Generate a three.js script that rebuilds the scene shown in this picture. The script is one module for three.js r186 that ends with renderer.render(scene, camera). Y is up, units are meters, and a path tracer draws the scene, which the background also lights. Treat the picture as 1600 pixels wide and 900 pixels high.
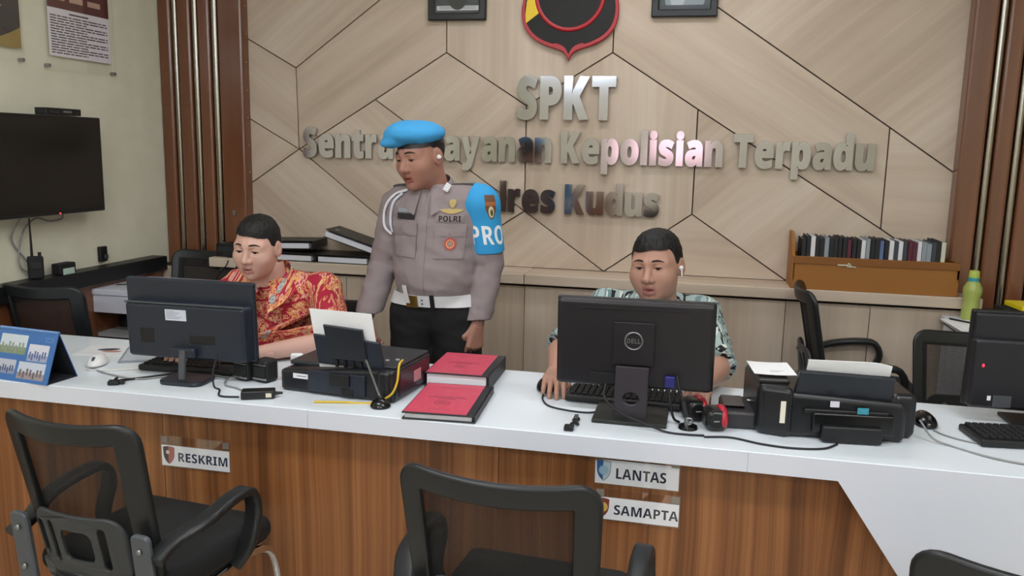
import * as THREE from 'three';
import { RoundedBoxGeometry } from 'three/addons/geometries/RoundedBoxGeometry.js';
import { mergeGeometries, toCreasedNormals } from 'three/addons/utils/BufferGeometryUtils.js';
import { ImprovedNoise } from 'three/addons/math/ImprovedNoise.js';
import { FontLoader } from 'three/addons/loaders/FontLoader.js';
import { TextGeometry } from 'three/addons/geometries/TextGeometry.js';
import { RectAreaLightUniformsLib } from 'three/addons/lights/RectAreaLightUniformsLib.js';

// ---------- camera, sky, exposure ----------
const scene = new THREE.Scene();
const rad = (d) => d * Math.PI / 180;
const camera = new THREE.PerspectiveCamera(2 * Math.atan(450 / 1300) * 180 / Math.PI, 16 / 9, 0.05, 60);
camera.rotation.order = 'YXZ';
camera.position.set(0, 1.55, 4.2);
camera.rotation.set(rad(-9.5), rad(12.5), rad(1.22));
scene.background = new THREE.Color(6.0, 7.0, 8.0);     // overcast sky outside the entrance windows
const renderer = new THREE.WebGLRenderer({ antialias: true });
renderer.toneMapping = THREE.LinearToneMapping;
renderer.toneMappingExposure = 1.3;
renderer.shadowMap.enabled = true;
RectAreaLightUniformsLib.init();

// ---------- helpers ----------
const taken = {};
function numbered(n) { const k = taken[n] = (taken[n] ?? -1) + 1; return k ? n + '_' + String(k).padStart(3, '0') : n; }
function tag(o, label, category, group) { o.userData.label = label; o.userData.category = category; if (group) o.userData.group = group; return o; }
function thing(name, label, category, [x, y, z] = [0, 0, 0], turn = 0, group) {
  const o = new THREE.Group(); o.name = numbered(name); scene.add(o);
  o.position.set(x, y, z); o.rotation.y = turn; return tag(o, label, category, group);
}
function part(name, geo, mat, parent, pos, rot) {
  const m = new THREE.Mesh(Array.isArray(geo) ? merge(geo) : geo, mat);
  m.name = name; parent.add(m);
  if (pos) m.position.set(...pos); if (rot) m.rotation.set(...rot);
  return m;
}
function struct(name, geo, mat, pos, rot) {
  const m = part(numbered(name), geo, mat, scene, pos, rot); m.userData.kind = 'structure'; return m;
}
function single(name, label, category, geo, mat, pos, rot, group) {
  return tag(part(numbered(name), geo, mat, scene, pos, rot), label, category, group);
}
function plain(g) {
  g = g.index ? g.toNonIndexed() : g;
  for (const k of Object.keys(g.attributes)) if (!['position', 'normal', 'uv'].includes(k)) g.deleteAttribute(k);
  if (!g.attributes.uv) g.setAttribute('uv', new THREE.BufferAttribute(new Float32Array(g.attributes.position.count * 2), 2));
  return g;
}
function merge(list) { return mergeGeometries(list.map(plain)); }
function at(g, x = 0, y = 0, z = 0, rx = 0, ry = 0, rz = 0) {
  if (rx || ry || rz) g.applyMatrix4(new THREE.Matrix4().makeRotationFromEuler(new THREE.Euler(rx, ry, rz)));
  return g.translate(x, y, z);
}
function uvBox(g, s = 1, ox = 0, oy = 0) {             // uv in metres, by the way each face points
  g = g.index ? g.toNonIndexed() : g;
  const p = g.attributes.position, n = g.attributes.normal, uv = new Float32Array(p.count * 2);
  for (let i = 0; i < p.count; i++) {
    const ax = Math.abs(n.getX(i)), ay = Math.abs(n.getY(i)), az = Math.abs(n.getZ(i));
    const [u, v] = az >= ax && az >= ay ? [p.getX(i), p.getY(i)] : ax >= ay ? [p.getZ(i), p.getY(i)] : [p.getX(i), p.getZ(i)];
    uv[i * 2] = u * s + ox; uv[i * 2 + 1] = v * s + oy;
  }
  g.setAttribute('uv', new THREE.BufferAttribute(uv, 2)); return g;
}
const box = (w, h, d, x = 0, y = 0, z = 0) => new THREE.BoxGeometry(w, h, d).translate(x, y, z);
const rbox = (w, h, d, r = 0.004, x = 0, y = 0, z = 0, seg = 2) => new RoundedBoxGeometry(w, h, d, seg, Math.min(r, w / 2.01, h / 2.01, d / 2.01)).translate(x, y, z);
const cyl = (r0, r1, h, x = 0, y = 0, z = 0, n = 24) => new THREE.CylinderGeometry(r0, r1, h, n).translate(x, y, z);
const V = (a) => new THREE.Vector3(...a);
const tube = (pts, r, n = 40, k = 7) => new THREE.TubeGeometry(new THREE.CatmullRomCurve3(pts.map(V)), n, r, k);
function poly(pts, holes = []) {
  const s = new THREE.Shape(pts.map((p) => new THREE.Vector2(...p)));
  for (const h of holes) s.holes.push(new THREE.Path(h.map((p) => new THREE.Vector2(...p))));
  return s;
}
function ext(shape, depth, bevel = 0, seg = 1, curveSegments = 16) {
  return new THREE.ExtrudeGeometry(shape, { depth: depth - 2 * bevel, bevelEnabled: bevel > 0, bevelThickness: bevel, bevelSize: bevel, bevelOffset: -bevel, bevelSegments: seg, curveSegments }).translate(0, 0, bevel);
}
function rrect(w, h, r, n = 5, m = 1, cx = 0, cy = 0) {   // points of a rounded rectangle, m pieces per straight edge
  const out = [], c = [[w / 2 - r, -h / 2 + r, -90], [w / 2 - r, h / 2 - r, 0], [-w / 2 + r, h / 2 - r, 90], [-w / 2 + r, -h / 2 + r, 180]];
  c.forEach(([x, y, a], i) => {
    for (let k = 0; k <= n; k++) out.push([cx + x + r * Math.cos(rad(a + 90 * k / n)), cy + y + r * Math.sin(rad(a + 90 * k / n))]);
    const [x2, y2, a2] = c[(i + 1) % 4], p = out[out.length - 1], q = [cx + x2 + r * Math.cos(rad(a2)), cy + y2 + r * Math.sin(rad(a2))];
    for (let k = 1; k < m; k++) out.push([p[0] + (q[0] - p[0]) * k / m, p[1] + (q[1] - p[1]) * k / m]);
  });
  return out;
}
function sweep(pts, w, h, side = [1, 0, 0], n = 30, round = 0.45) {   // a strip of rounded cross-section w (along side) by h
  const c = new THREE.CatmullRomCurve3(pts.map(V)), sec = rrect(w, h, Math.min(w, h) * round, 3), s = V(side), pos = [], idx = [], k = sec.length;
  for (let i = 0; i <= n; i++) {
    const p = c.getPointAt(i / n), t = c.getTangentAt(i / n), up = new THREE.Vector3().crossVectors(t, s).normalize(), sd = new THREE.Vector3().crossVectors(up, t).normalize();
    for (const [a, b] of sec) { const q = p.clone().addScaledVector(sd, a).addScaledVector(up, b); pos.push(q.x, q.y, q.z); }
  }
  for (let i = 0; i < n; i++) for (let j = 0; j < k; j++) { const a = i * k + j, b = i * k + (j + 1) % k; idx.push(a, b, a + k, b, b + k, a + k); }
  for (const e of [0, n]) for (let j = 1; j < k - 1; j++) e ? idx.push(e * k, e * k + j, e * k + j + 1) : idx.push(0, j + 1, j);
  const g = new THREE.BufferGeometry(); g.setAttribute('position', new THREE.Float32BufferAttribute(pos, 3)); g.setIndex(idx);
  return toCreasedNormals(g, 0.7);
}
function warp(g, fn) {
  const p = g.attributes.position;
  for (let i = 0; i < p.count; i++) { const r = fn(p.getX(i), p.getY(i), p.getZ(i)); p.setXYZ(i, r[0], r[1], r[2]); }
  g.computeVertexNormals(); return g;
}
let seed = 20240;
const rnd = () => { seed = (seed * 1664525 + 1013904223) >>> 0; return seed / 4294967296; };
const noise = new ImprovedNoise();
const lerp = (a, b, t) => a + (b - a) * t, clamp = (x, a = 0, b = 1) => Math.min(b, Math.max(a, x));
const smooth = (a, b, x) => { const t = clamp((x - a) / (b - a)); return t * t * (3 - 2 * t); };
function fbm(x, y, z = 0, o = 4) { let s = 0, a = 0.5; for (let i = 0; i < o; i++) { s += a * noise.noise(x, y, z + i * 7.3); x *= 2.03; y *= 2.03; a *= 0.5; } return s; }

// ---------- textures ----------
function dataTex(w, h, fn, srgb = true) {
  const d = new Uint8Array(w * h * 4);
  for (let y = 0; y < h; y++) for (let x = 0; x < w; x++) { const c = fn(x / w, y / h), i = (y * w + x) * 4; d[i] = c[0]; d[i + 1] = c[1]; d[i + 2] = c[2]; d[i + 3] = 255; }
  const t = new THREE.DataTexture(d, w, h); t.magFilter = THREE.LinearFilter; t.minFilter = THREE.LinearMipmapLinearFilter; t.generateMipmaps = true;
  t.wrapS = t.wrapT = THREE.MirroredRepeatWrapping; if (srgb) t.colorSpace = THREE.SRGBColorSpace; t.needsUpdate = true; return t;
}
function canvasTex(w, h, draw) {
  const c = document.createElement('canvas'); c.width = w; c.height = h; const g = c.getContext('2d'); draw(g, w, h);
  const t = new THREE.CanvasTexture(c); t.colorSpace = THREE.SRGBColorSpace; t.wrapS = t.wrapT = THREE.RepeatWrapping; return t;
}
const mix3 = (a, b, t) => [lerp(a[0], b[0], t), lerp(a[1], b[1], t), lerp(a[2], b[2], t)];
function woodTex(dark, mid, light, fx, fy, streak, z) {   // grain runs along v
  return dataTex(1024, 1024, (u, v) => {
    const wob = fbm(u * 3, v * 2, z, 2) * 0.06, x = u + wob * 0.4;
    const a = fbm(x * fx, v * fy, z + 3, 4), b = fbm(x * fx * 5, v * fy * 1.6, z + 9, 3), c = noise.noise(x * fx * 16, v * fy * 2.5, z + 5);
    let t = 0.5 + a * 1.1 + b * 0.55 + c * streak;
    return t < 0.5 ? mix3(dark, mid, clamp(t * 2)) : mix3(mid, light, clamp(t * 2 - 1));
  });
}
const texOak = woodTex([182, 163, 143], [200, 182, 162], [212, 196, 178], 7, 0.9, 0.05, 1.5);
const texFront = woodTex([98, 60, 33], [134, 85, 48], [160, 108, 66], 30, 0.4, 0.26, 4.5);
const texBrown = woodTex([100, 58, 33], [118, 70, 42], [132, 82, 51], 5, 0.5, 0.05, 8.5);
const texPlaster = dataTex(256, 256, (u, v) => { const n = fbm(u * 9, v * 9, 2, 3) * 10; return [226 + n, 225 + n, 203 + n]; });
const texWeave = dataTex(64, 64, (u, v) => {             // open knit of the chair backs: bright thread, dark hole
  const f = (a, b) => Math.hypot((a % 1) - 0.5, ((b % 1) - 0.5) * 0.8);
  const h = Math.min(f(u * 4, v * 4), f(u * 4 + 0.5, v * 4 + 0.5)); return h < 0.18 ? [0, 0, 0] : [255, 255, 255];
}, false);
texWeave.minFilter = THREE.LinearFilter;

// ---------- materials ----------
const M = (color, roughness = 0.5, o = {}) => new THREE.MeshStandardMaterial({ color, roughness, metalness: 0, ...o });
const MP = (color, roughness = 0.5, o = {}) => new THREE.MeshPhysicalMaterial({ color, roughness, ...o });
const mOak = M(0xffffff, 0.55, { map: texOak }), mFront = MP(0xffffff, 0.38, { map: texFront }), mBrown = MP(0xffffff, 0.32, { map: texBrown, clearcoat: 0.7, clearcoatRoughness: 0.16 });
const mWhiteTop = MP(0xe4edf4, 0.22), mWhiteEdge = M(0xdfe3ee, 0.32), mPlaster = M(0xffffff, 0.75, { map: texPlaster }), mCeil = M(0xf2f2ee, 0.9);
const mBlack = M(0x121316, 0.45), mBlackGloss = MP(0x0e0f12, 0.18), mBlackSoft = M(0x17181a, 0.7), mCharcoal = M(0x25272b, 0.5), mGreyPlastic = M(0x4a4d52, 0.45), mDarkGap = M(0x2a2119, 0.8);
const mNavyPlastic = M(0x222834, 0.36), mPaper = M(0xf1f2f4, 0.8), mChrome = M(0xd8dadd, 0.12, { metalness: 1 }), mSteel = M(0x9a9da0, 0.35, { metalness: 1 }), mMirror = M(0xb8b5ba, 0.1, { metalness: 1 });
const mAcrylic = MP(0xffffff, 0.03, { transmission: 1, thickness: 0, ior: 1.49 });
const mWhitePlastic = M(0xe9eaea, 0.35), mCable = M(0x1a1b1d, 0.55), mCableGrey = M(0x8c8d8c, 0.55), mCableWhite = M(0xd9d8d2, 0.5);
// ---------- the room ----------
const XL = -2.9, XR = 2.7, ZF = 6.8, HC = 3.0, T = 0.12;
const texFloor = dataTex(256, 256, (u, v) => { const n = fbm(u * 6, v * 6, 5, 4) * 22; return [188 + n, 180 + n, 166 + n]; });
struct('floor', uvBox(box(XR - XL + 2 * T, T, ZF + 2 * T, (XL + XR) / 2, -T / 2, ZF / 2)), M(0xffffff, 0.25, { map: texFloor }));
struct('ceiling', box(XR - XL + 2 * T, T, ZF + 2 * T, (XL + XR) / 2, HC + T / 2, ZF / 2), mCeil);
struct('wall_left', uvBox(box(T, HC, ZF + 2 * T, XL - T / 2, HC / 2, ZF / 2)), mPlaster);
struct('wall_right', uvBox(box(T, HC, ZF + 2 * T, XR + T / 2, HC / 2, ZF / 2)), mPlaster);
// entrance wall behind the camera with door and window openings
const wx = [[-2.5, -0.95], [-0.85, 0.7], [0.8, 2.35]], wy = [2.5, 2.92];
struct('wall_front', uvBox(merge([box(XR - XL, wy[0], T, (XL + XR) / 2, wy[0] / 2, ZF + T / 2), box(XR - XL, HC - wy[1], T, (XL + XR) / 2, (HC + wy[1]) / 2, ZF + T / 2),
  ...[[XL, -2.5], [-0.95, -0.85], [0.7, 0.8], [2.35, XR]].map(([a, b]) => box(b - a, wy[1] - wy[0], T, (a + b) / 2, (wy[0] + wy[1]) / 2, ZF + T / 2))])), mPlaster);
wx.forEach(([a, b], i) => {
  const w = b - a, h = wy[1] - wy[0];
  const wn = struct('window_' + (i + 1), ext(poly(rrect(w, h, 0.01, 1), [rrect(w / 2 - 0.06, h - 0.08, 0.005, 1, 1, -w / 4 + 0.01), rrect(w / 2 - 0.06, h - 0.08, 0.005, 1, 1, w / 4 - 0.01)]), 0.06), mBrown, [(a + b) / 2, (wy[0] + wy[1]) / 2, ZF + 0.03]);
  for (const s of [-1, 1]) part('pane', box(w / 2 - 0.055, h - 0.075, 0.006, s * (w / 4 - 0.01), 0, 0.03), mAcrylic, wn);
});
struct('trim_5', uvBox(rbox(1.9, 1.12, 0.04, 0.004, XL + 0.951, 0.561, ZF - 0.021)), mBrown);   // dark dado by the entrance, mirrored in the lowest letters
// wood panelling of the back wall: every panel a board of its own, with open joints between them
const wb = struct('wall_back', box(XR - XL + 2 * T, HC, T, (XL + XR) / 2, HC / 2, -T / 2), mDarkGap);
const PV = { a: [-2.425, 2.112], b: [-2.127, 1.949], d: [-2.118, 1.524], e: [-2.432, 1.695], f: [-2.44, 1.313], g: [-1.68, 1.788], h: [-1.294, 2.024], j: [-0.873, 1.765], k: [-0.871, 1.236], l: [-0.453, 0.945],
  m: [-0.45, 2.021], o: [-0.03, 1.755], p: [-0.031, 1.251], q: [0.435, 0.945], r: [1.14, 1.018], t: [0.837, 1.682], u: [1.14, 1.475], w: [0.838, 1.215], D: [-1.25, 0.945], R: [-1.3, 0.945],
  A0: [-2.6, 2.208], E0: [-2.6, 1.787], F0: [-2.6, 1.212], TL: [-2.6, 3], C: [-0.65, 3], I: [-1.294, 3], N: [-0.45, 3], S: [-1.105, 3], Q: [1.3, 1.37], Rr: [1.3, 0.92], TR: [1.3, 3], BL: [-2.6, 0.945], BR: [1.3, 0.945] };
// long lines that run out of sight above: b-c rises to the right, s-t falls to the right
PV.c = [-1.294, 2.541]; PV.s = [-0.45, 2.553];
const panels = [['TL A0 a b c I', -52], ['A0 a b d e E0', 55], ['E0 e d f F0', -50], ['F0 f d D BL', 50], ['b c h g d', -57], ['d g k R2 D', 52], ['h j k g', -52], ['I N m j h c', 0],
  ['j m o p l k', 0], ['k l R2', -50], ['l p q', 88], ['p o w r BR q', -48], ['s m o w t', 57], ['w t u r', 88], ['N s t u Q TR', -50]];
PV.R2 = [-1.31, 0.945]; PV.D = [-1.36, 0.945];
function inset(pts, d) {                                  // shrink a convex outline by d on every side
  const n = pts.length; let A = 0; for (let i = 0; i < n; i++) { const [x, y] = pts[i], [x2, y2] = pts[(i + 1) % n]; A += x * y2 - x2 * y; }
  if (A < 0) pts = pts.slice().reverse();
  return pts.map((p, i) => {
    const a = pts[(i + n - 1) % n], b = pts[(i + 1) % n], l1 = Math.hypot(p[0] - a[0], p[1] - a[1]), l2 = Math.hypot(b[0] - p[0], b[1] - p[1]);
    const n1 = [-(p[1] - a[1]) / l1, (p[0] - a[0]) / l1], n2 = [-(b[1] - p[1]) / l2, (b[0] - p[0]) / l2], k = 1 + n1[0] * n2[0] + n1[1] * n2[1];
    return [p[0] + d * (n1[0] + n2[0]) / k, p[1] + d * (n1[1] + n2[1]) / k];
  });
}
panels.forEach(([ids, ang], i) => {
  const g = ext(poly(inset(ids.split(' ').map((k) => PV[k]), 0.0028)), 0.018, 0.0012), p = g.attributes.position, uv = g.attributes.uv, a = rad(ang), ox = rnd(), oy = rnd();
  for (let k = 0; k < p.count; k++) { const x = p.getX(k), y = p.getY(k); uv.setXY(k, (x * Math.cos(a) + y * Math.sin(a)) * 0.8 + ox, (-x * Math.sin(a) + y * Math.cos(a)) * 0.8 + oy); }
  part('panel', g, mOak, wb);
});
// low panelled dado with its ledge
const wl = struct('wall_lower', box(XR - XL, 0.88, 0.2, (XL + XR) / 2, 0.44, 0.1), mDarkGap);
const joints = [XL, -2.5, -1.765, -1.04, -0.818, -0.18, 0.419, 0.786, 1.3, 2.0, XR];
for (let i = 0; i < joints.length - 1; i++) {
  const w = joints[i + 1] - joints[i] - 0.0028, g = uvBox(rbox(w, 0.79, 0.018, 0.0015, 0, 0, 0, 1), 0.8, rnd(), rnd());
  part('panel', g, mOak, wl, [(joints[i] + joints[i + 1]) / 2, 0.485, 0.209]);
}
const ledgeG = (w, x) => { const g = uvBox(rbox(w, 0.05, 0.25, 0.004), 0.8); const p = g.attributes.position, uv = g.attributes.uv; for (let i = 0; i < p.count; i++) uv.setXY(i, uv.getY(i) + x, uv.getX(i)); return g.translate(x, 0, 0); };
const ledge = struct('trim_1', ledgeG(1.718, -1.677), mOak, [0, 0.92, 0.13]);
part('ledge_board', ledgeG(2.05, 0.21), mOak, ledge);
struct('baseboard_back', box(XR - XL, 0.08, 0.015, (XL + XR) / 2, 0.04, 0.226), mBrown);
// lacquered fluted pilasters on both sides of the panelling
const mStrip = M(0xa39c92, 0.22, { metalness: 1 });
function pilaster(name, x0, boards, depth) {
  const pts = [[x0, 0]], gap = 0.012; let x = x0;
  for (const [w, g] of boards) {
    const r = 0.012;
    pts.push([x, depth - r], [x + r * 0.3, depth - r * 0.3], [x + r, depth], [x + w - r, depth], [x + w - r * 0.3, depth - r * 0.3], [x + w, depth - r]); x += w;
    if (g) { pts.push([x, depth - 0.04], [x + g, depth - 0.04]); x += g; }
  }
  pts.push([x, 0]);
  const g = ext(poly(pts.reverse()), HC - 0.002).rotateX(-Math.PI / 2), p = g.attributes.position;
  for (let i = 0; i < p.count; i++) p.setZ(i, -p.getZ(i));
  const ind = []; const q = g.toNonIndexed(); // mirrored: turn the faces back
  for (const k of ['position', 'normal', 'uv']) { const A = q.attributes[k], s = A.itemSize; for (let i = 0; i < A.count; i += 3) for (let c = 0; c < s; c++) { const t = A.array[(i + 1) * s + c]; A.array[(i + 1) * s + c] = A.array[(i + 2) * s + c]; A.array[(i + 2) * s + c] = t; } }
  q.computeVertexNormals();
  const o = struct(name, uvBox(q), mBrown); let gx = x0;
  for (const [w, g] of boards) { gx += w; if (g) part('metal_strip', new THREE.CylinderGeometry(g * 0.42, g * 0.42, HC - 0.004, 20).translate(gx + g * 0.5, HC / 2, depth - 0.022), mStrip, o); gx += g; }
  return o;
}
const pil1 = pilaster('trim_2', XL + 0.001, [[0.075, 0.04], [0.078, 0.045], [0.07, 0.048], [0.142, 0]], 0.085);
pilaster('trim_3', 1.122, [[0.098, 0.042], [0.07, 0.042], [0.07, 0.042], [0.1, 0]], 0.1);
// small brass pins down the edge of the left pilaster
for (let i = 0; i < 9; i++) part('pin', at(new THREE.SphereGeometry(0.005, 8, 6), -2.398, 1.25 + i * 0.145, 0.05), M(0xb49a6a, 0.35, { metalness: 1 }), pil1);
part('catch', merge([rbox(0.018, 0.03, 0.008, 0.002, -2.475, 1.17, 0.088), cyl(0.005, 0.005, 0.01, -2.475, 1.172, 0.094, 10)]), mSteel, pil1);
// black capped dado along the left wall
const dl = struct('trim_4', uvBox(box(0.06, 0.86, 2.4, XL + 0.03, 0.43, 1.42)), mBrown);
part('cap', rbox(0.09, 0.075, 2.4, 0.004, XL + 0.045, 0.898, 1.42), mBlack, dl);
// ceiling light panels
function ceilingLight(x, z, w, d, I, label) {
  const t = thing('ceiling_light', label, 'light', [x, HC, z]);
  part('frame', ext(poly(rrect(w + 0.04, d + 0.04, 0.005, 1), [rrect(w, d, 0.005, 1)]), 0.03).rotateX(Math.PI / 2), mWhitePlastic, t);
  part('diffuser', box(w, 0.006, d, 0, -0.02, 0), M(0xffffff, 0.6, { emissive: 0xffffff, emissiveIntensity: 2.2 }), t);
  const l = new THREE.RectAreaLight(0xfbfbff, I, w, d); l.position.set(x, HC - 0.035, z); l.lookAt(x, 0, z); scene.add(l);
}
ceilingLight(-1.3, 3.0, 1.2, 0.3, 16, 'white ceiling panel light over the visitor chairs near television wall');
ceilingLight(0.9, 3.0, 1.2, 0.3, 16, 'white ceiling panel light over the visitor chairs away from television');
ceilingLight(-1.3, 5.4, 1.2, 0.3, 14, 'white ceiling panel light near the entrance beside the television wall');
ceilingLight(0.9, 5.4, 1.2, 0.3, 14, 'white ceiling panel light near the entrance away from television');
ceilingLight(-0.4, 1.0, 1.2, 0.3, 7, 'white ceiling panel light above the staff behind the counter');
// backlit pink notice board on the entrance wall, mirrored in the letters
{
  const t = thing('light_box', 'backlit pink notice board on the entrance wall', 'light box', [-0.36, 1.62, ZF - 0.03]);
  part('frame', ext(poly(rrect(1.2, 0.5, 0.01, 2), [rrect(1.16, 0.46, 0.005, 1)]), 0.03), mChrome, t, [0, 0, -0.015]);
  part('face', box(1.16, 0.46, 0.01), M(0xffffff, 0.5, { emissive: 0xffc4d6, emissiveIntensity: 0.9 }), t);
  const l = new THREE.RectAreaLight(0xffc4d6, 1.0, 1.16, 0.46); l.position.set(-0.36, 1.62, ZF - 0.05); l.lookAt(-0.36, 1.62, 0); scene.add(l);
}
// ---------- signs and pictures on the back wall ----------
const font = await new FontLoader().loadAsync('fonts/droid/droid_sans_bold.typeface.json');
function letters(name, text, x0, x1, y0, capH, label) {
  const t = thing(name, label, 'sign', [0, y0, 0.028]);
  const size = 1, widths = []; let adv = 0; const gs = [];
  for (const ch of text) {
    if (ch === ' ') { adv += 0.34; continue; }
    const g = new TextGeometry(ch, { font, size, depth: 0.14, curveSegments: 5, bevelEnabled: true, bevelThickness: 0.004, bevelSize: 0.002, bevelOffset: 0.045, bevelSegments: 1 });
    g.computeBoundingBox(); const b = g.boundingBox, w = b.max.x - b.min.x;
    gs.push([g, adv - b.min.x]); adv += w + 0.075;
  }
  adv -= 0.075;
  const tg = new TextGeometry('T', { font, size, depth: 0.1 }); tg.computeBoundingBox();
  const sx = (x1 - x0) / adv, sy = capH / (tg.boundingBox.max.y + 0.03);
  for (const [g, o] of gs) {
    g.translate(o, 0, 0).scale(sx, sy, 0.13);
    g.computeBoundingBox(); const c = g.boundingBox.getCenter(new THREE.Vector3());
    g.translate(-c.x, -c.y, 0); g.computeVertexNormals();
    const m = part('letter', toCreasedNormals(g, 0.15), mMirror, t, [x0 + c.x, c.y, 0], [(rnd() - 0.5) * 0.022, (rnd() - 0.5) * 0.05, 0]);
  }
  return t;
}
letters('sign_lettering', 'SPKT', -0.915, -0.424, 1.705, 0.2, 'large mirror-finish metal letters, the four-letter line below the shield emblem');
letters('sign_lettering', 'Sentra Pelayanan Kepolisian Terpadu', -2.08, 0.778, 1.49, 0.15, 'longest line of mirror-finish metal letters, running across behind the beret');
letters('sign_lettering', 'Polres Kudus', -1.19, -0.19, 1.238, 0.14, 'lowest and shortest-lettered line of mirror-finish metal letters, two words');
{ // shield
  const t = thing('wall_emblem', 'black shield emblem with red rim and yellow corner above the metal letters', 'emblem', [-0.664, 1.98, 0.024]);
  const L = [[0, 0], [-0.012, 0.024], [-0.03, 0.043], [-0.06, 0.056], [-0.12, 0.075], [-0.18, 0.108], [-0.22, 0.155], [-0.237, 0.215], [-0.232, 0.285], [-0.2, 0.36], [-0.215, 0.45], [-0.25, 0.53], [-0.14, 0.56], [-0.06, 0.6], [0, 0.66]];
  const full = [...L, ...L.slice(1, -1).reverse().map(([x, y]) => [-x, y])];
  const curve = new THREE.Shape(); const pts = new THREE.CatmullRomCurve3(L.map(([x, y]) => new THREE.Vector3(x, y, 0)), false, 'centripetal').getPoints(70);
  const smoothL = pts.map((p) => [p.x, p.y]), outline = [...smoothL, ...smoothL.slice(1, -1).reverse().map(([x, y]) => [-x, y])];
  const sc = (k) => outline.map(([x, y]) => [x * k, (y - 0.3) * (k + 0.005) + 0.3 + (y < 0.06 ? (1 - k) * 0.12 : 0)]);
  const red = M(0xb01c28, 0.35), blk = M(0x090a0b, 0.6), yel = M(0xe9c512, 0.4);
  part('rim', ext(poly(outline), 0.022, 0.003), red, t);
  part('field', ext(poly(sc(0.93)), 0.008, 0.001), blk, t, [0, 0.003, 0.018]);
  part('yellow_corner', ext(poly([[-0.214, 0.178], [-0.15, 0.225], [-0.16, 0.27], [-0.166, 0.34], [-0.186, 0.345], [-0.212, 0.28], [-0.218, 0.22]]), 0.006, 0.001), yel, t, [0, 0, 0.0225]);
  part('ring', new THREE.TorusGeometry(0.163, 0.011, 8, 64).scale(1, 1, 0.6), red, t, [0, 0.31, 0.027]);
  part('disc', cyl(0.158, 0.158, 0.008, 0, 0, 0, 48).rotateX(Math.PI / 2), blk, t, [0, 0.31, 0.026]);
}
function pictureFrame(x0, x1, y, draw, label) {
  const w = x1 - x0, h = w * 1.3, t = thing('picture_frame', label, 'picture', [(x0 + x1) / 2, y + h / 2, 0.022]);
  part('frame', ext(poly(rrect(w, h, 0.003, 1), [rrect(w - 0.07, h - 0.07, 0.002, 1)]), 0.028, 0.005), M(0x1e2022, 0.35), t);
  part('print', box(w - 0.066, h - 0.066, 0.006, 0, 0, 0.006), [mPaper, mPaper, mPaper, mPaper, M(0xffffff, 0.6, { map: canvasTex(256, 320, draw) }), mPaper], t);
  part('glazing', box(w - 0.07, h - 0.07, 0.002, 0, 0, 0.014), mAcrylic, t);
}
pictureFrame(-1.385, -1.083, 2.178, (g, w, h) => { g.fillStyle = '#3a4247'; g.fillRect(0, 0, w, h); g.fillStyle = '#c9cdd0'; g.fillRect(w * 0.04, h * 0.88, w * 0.92, h * 0.07); g.fillStyle = '#8b9094'; for (let i = 0; i < 2; i++) g.fillRect(w * 0.1, h * (0.895 + i * 0.022), w * 0.8, 3); g.fillStyle = '#23282c'; g.beginPath(); g.ellipse(w / 2, h * 0.6, 70, 110, 0, 0, 7); g.fill(); }, 'dark framed portrait with white caption strip, beside the shield on television side');
pictureFrame(-0.272, 0.034, 2.18, (g, w, h) => { g.fillStyle = '#46525a'; g.fillRect(0, 0, w, h); g.fillStyle = '#8d9ba3'; g.beginPath(); g.ellipse(w / 2, h * 0.82, 100, 90, 0, 0, 7); g.fill(); g.fillStyle = '#b7c0c6'; g.beginPath(); g.ellipse(w * 0.36, h * 0.84, 36, 44, 0, 0, 7); g.fill(); g.fillStyle = '#39444b'; g.fillRect(0, h * 0.93, w, h * 0.07); }, 'dark framed greyish portrait on the side of the shield towards file box');
// ---------- reception counter ----------
const CT = 0.78, CF = 2.03, CB = 1.42;
{
  const t = thing('reception_counter', 'long white-topped reception counter with brown wood-grain front', 'counter', [0, 0, 0]);
  const wt = part('worktop', uvBox(rbox(4.95, 0.056, CF - CB, 0.002, -0.425, CT - 0.028, (CF + CB) / 2)), mWhiteTop, t);
  // edging strips in three lengths with hairline joints
  for (const [a, b] of [[-2.89, -1.09], [-1.088, 0.162], [0.164, 2.05]]) part('edge_strip', box(b - a, 0.054, 0.003, (a + b) / 2, CT - 0.0285, CF + 0.0012), mWhiteEdge, wt);
  const fz = CF - 0.045;
  [[-2.89, -1.61], [-1.608, -0.52], [-0.518, 0.62], [0.622, 1.35]].forEach(([a, b], i) => part('front_panel', uvBox(box(b - a, CT - 0.056, 0.018, (a + b) / 2, (CT - 0.056) / 2, fz - 0.009), 0.72, i * 0.37, i * 0.21), mFront, t));
  part('side_cladding', ext(poly([[0.389, 0.7245], [0.885, 0.002], [2.05, 0.002], [2.05, 0.7245]]), 0.0467, 0.0004), mWhiteEdge, t, [0, 0, fz + 0.001]);
  for (const x of [-2.3, -0.52, 0.62, 1.9]) part('support_panel', box(0.03, CT - 0.057, 0.4, x, (CT - 0.057) / 2, CF - 0.27), mWhiteEdge, t);
}
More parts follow.
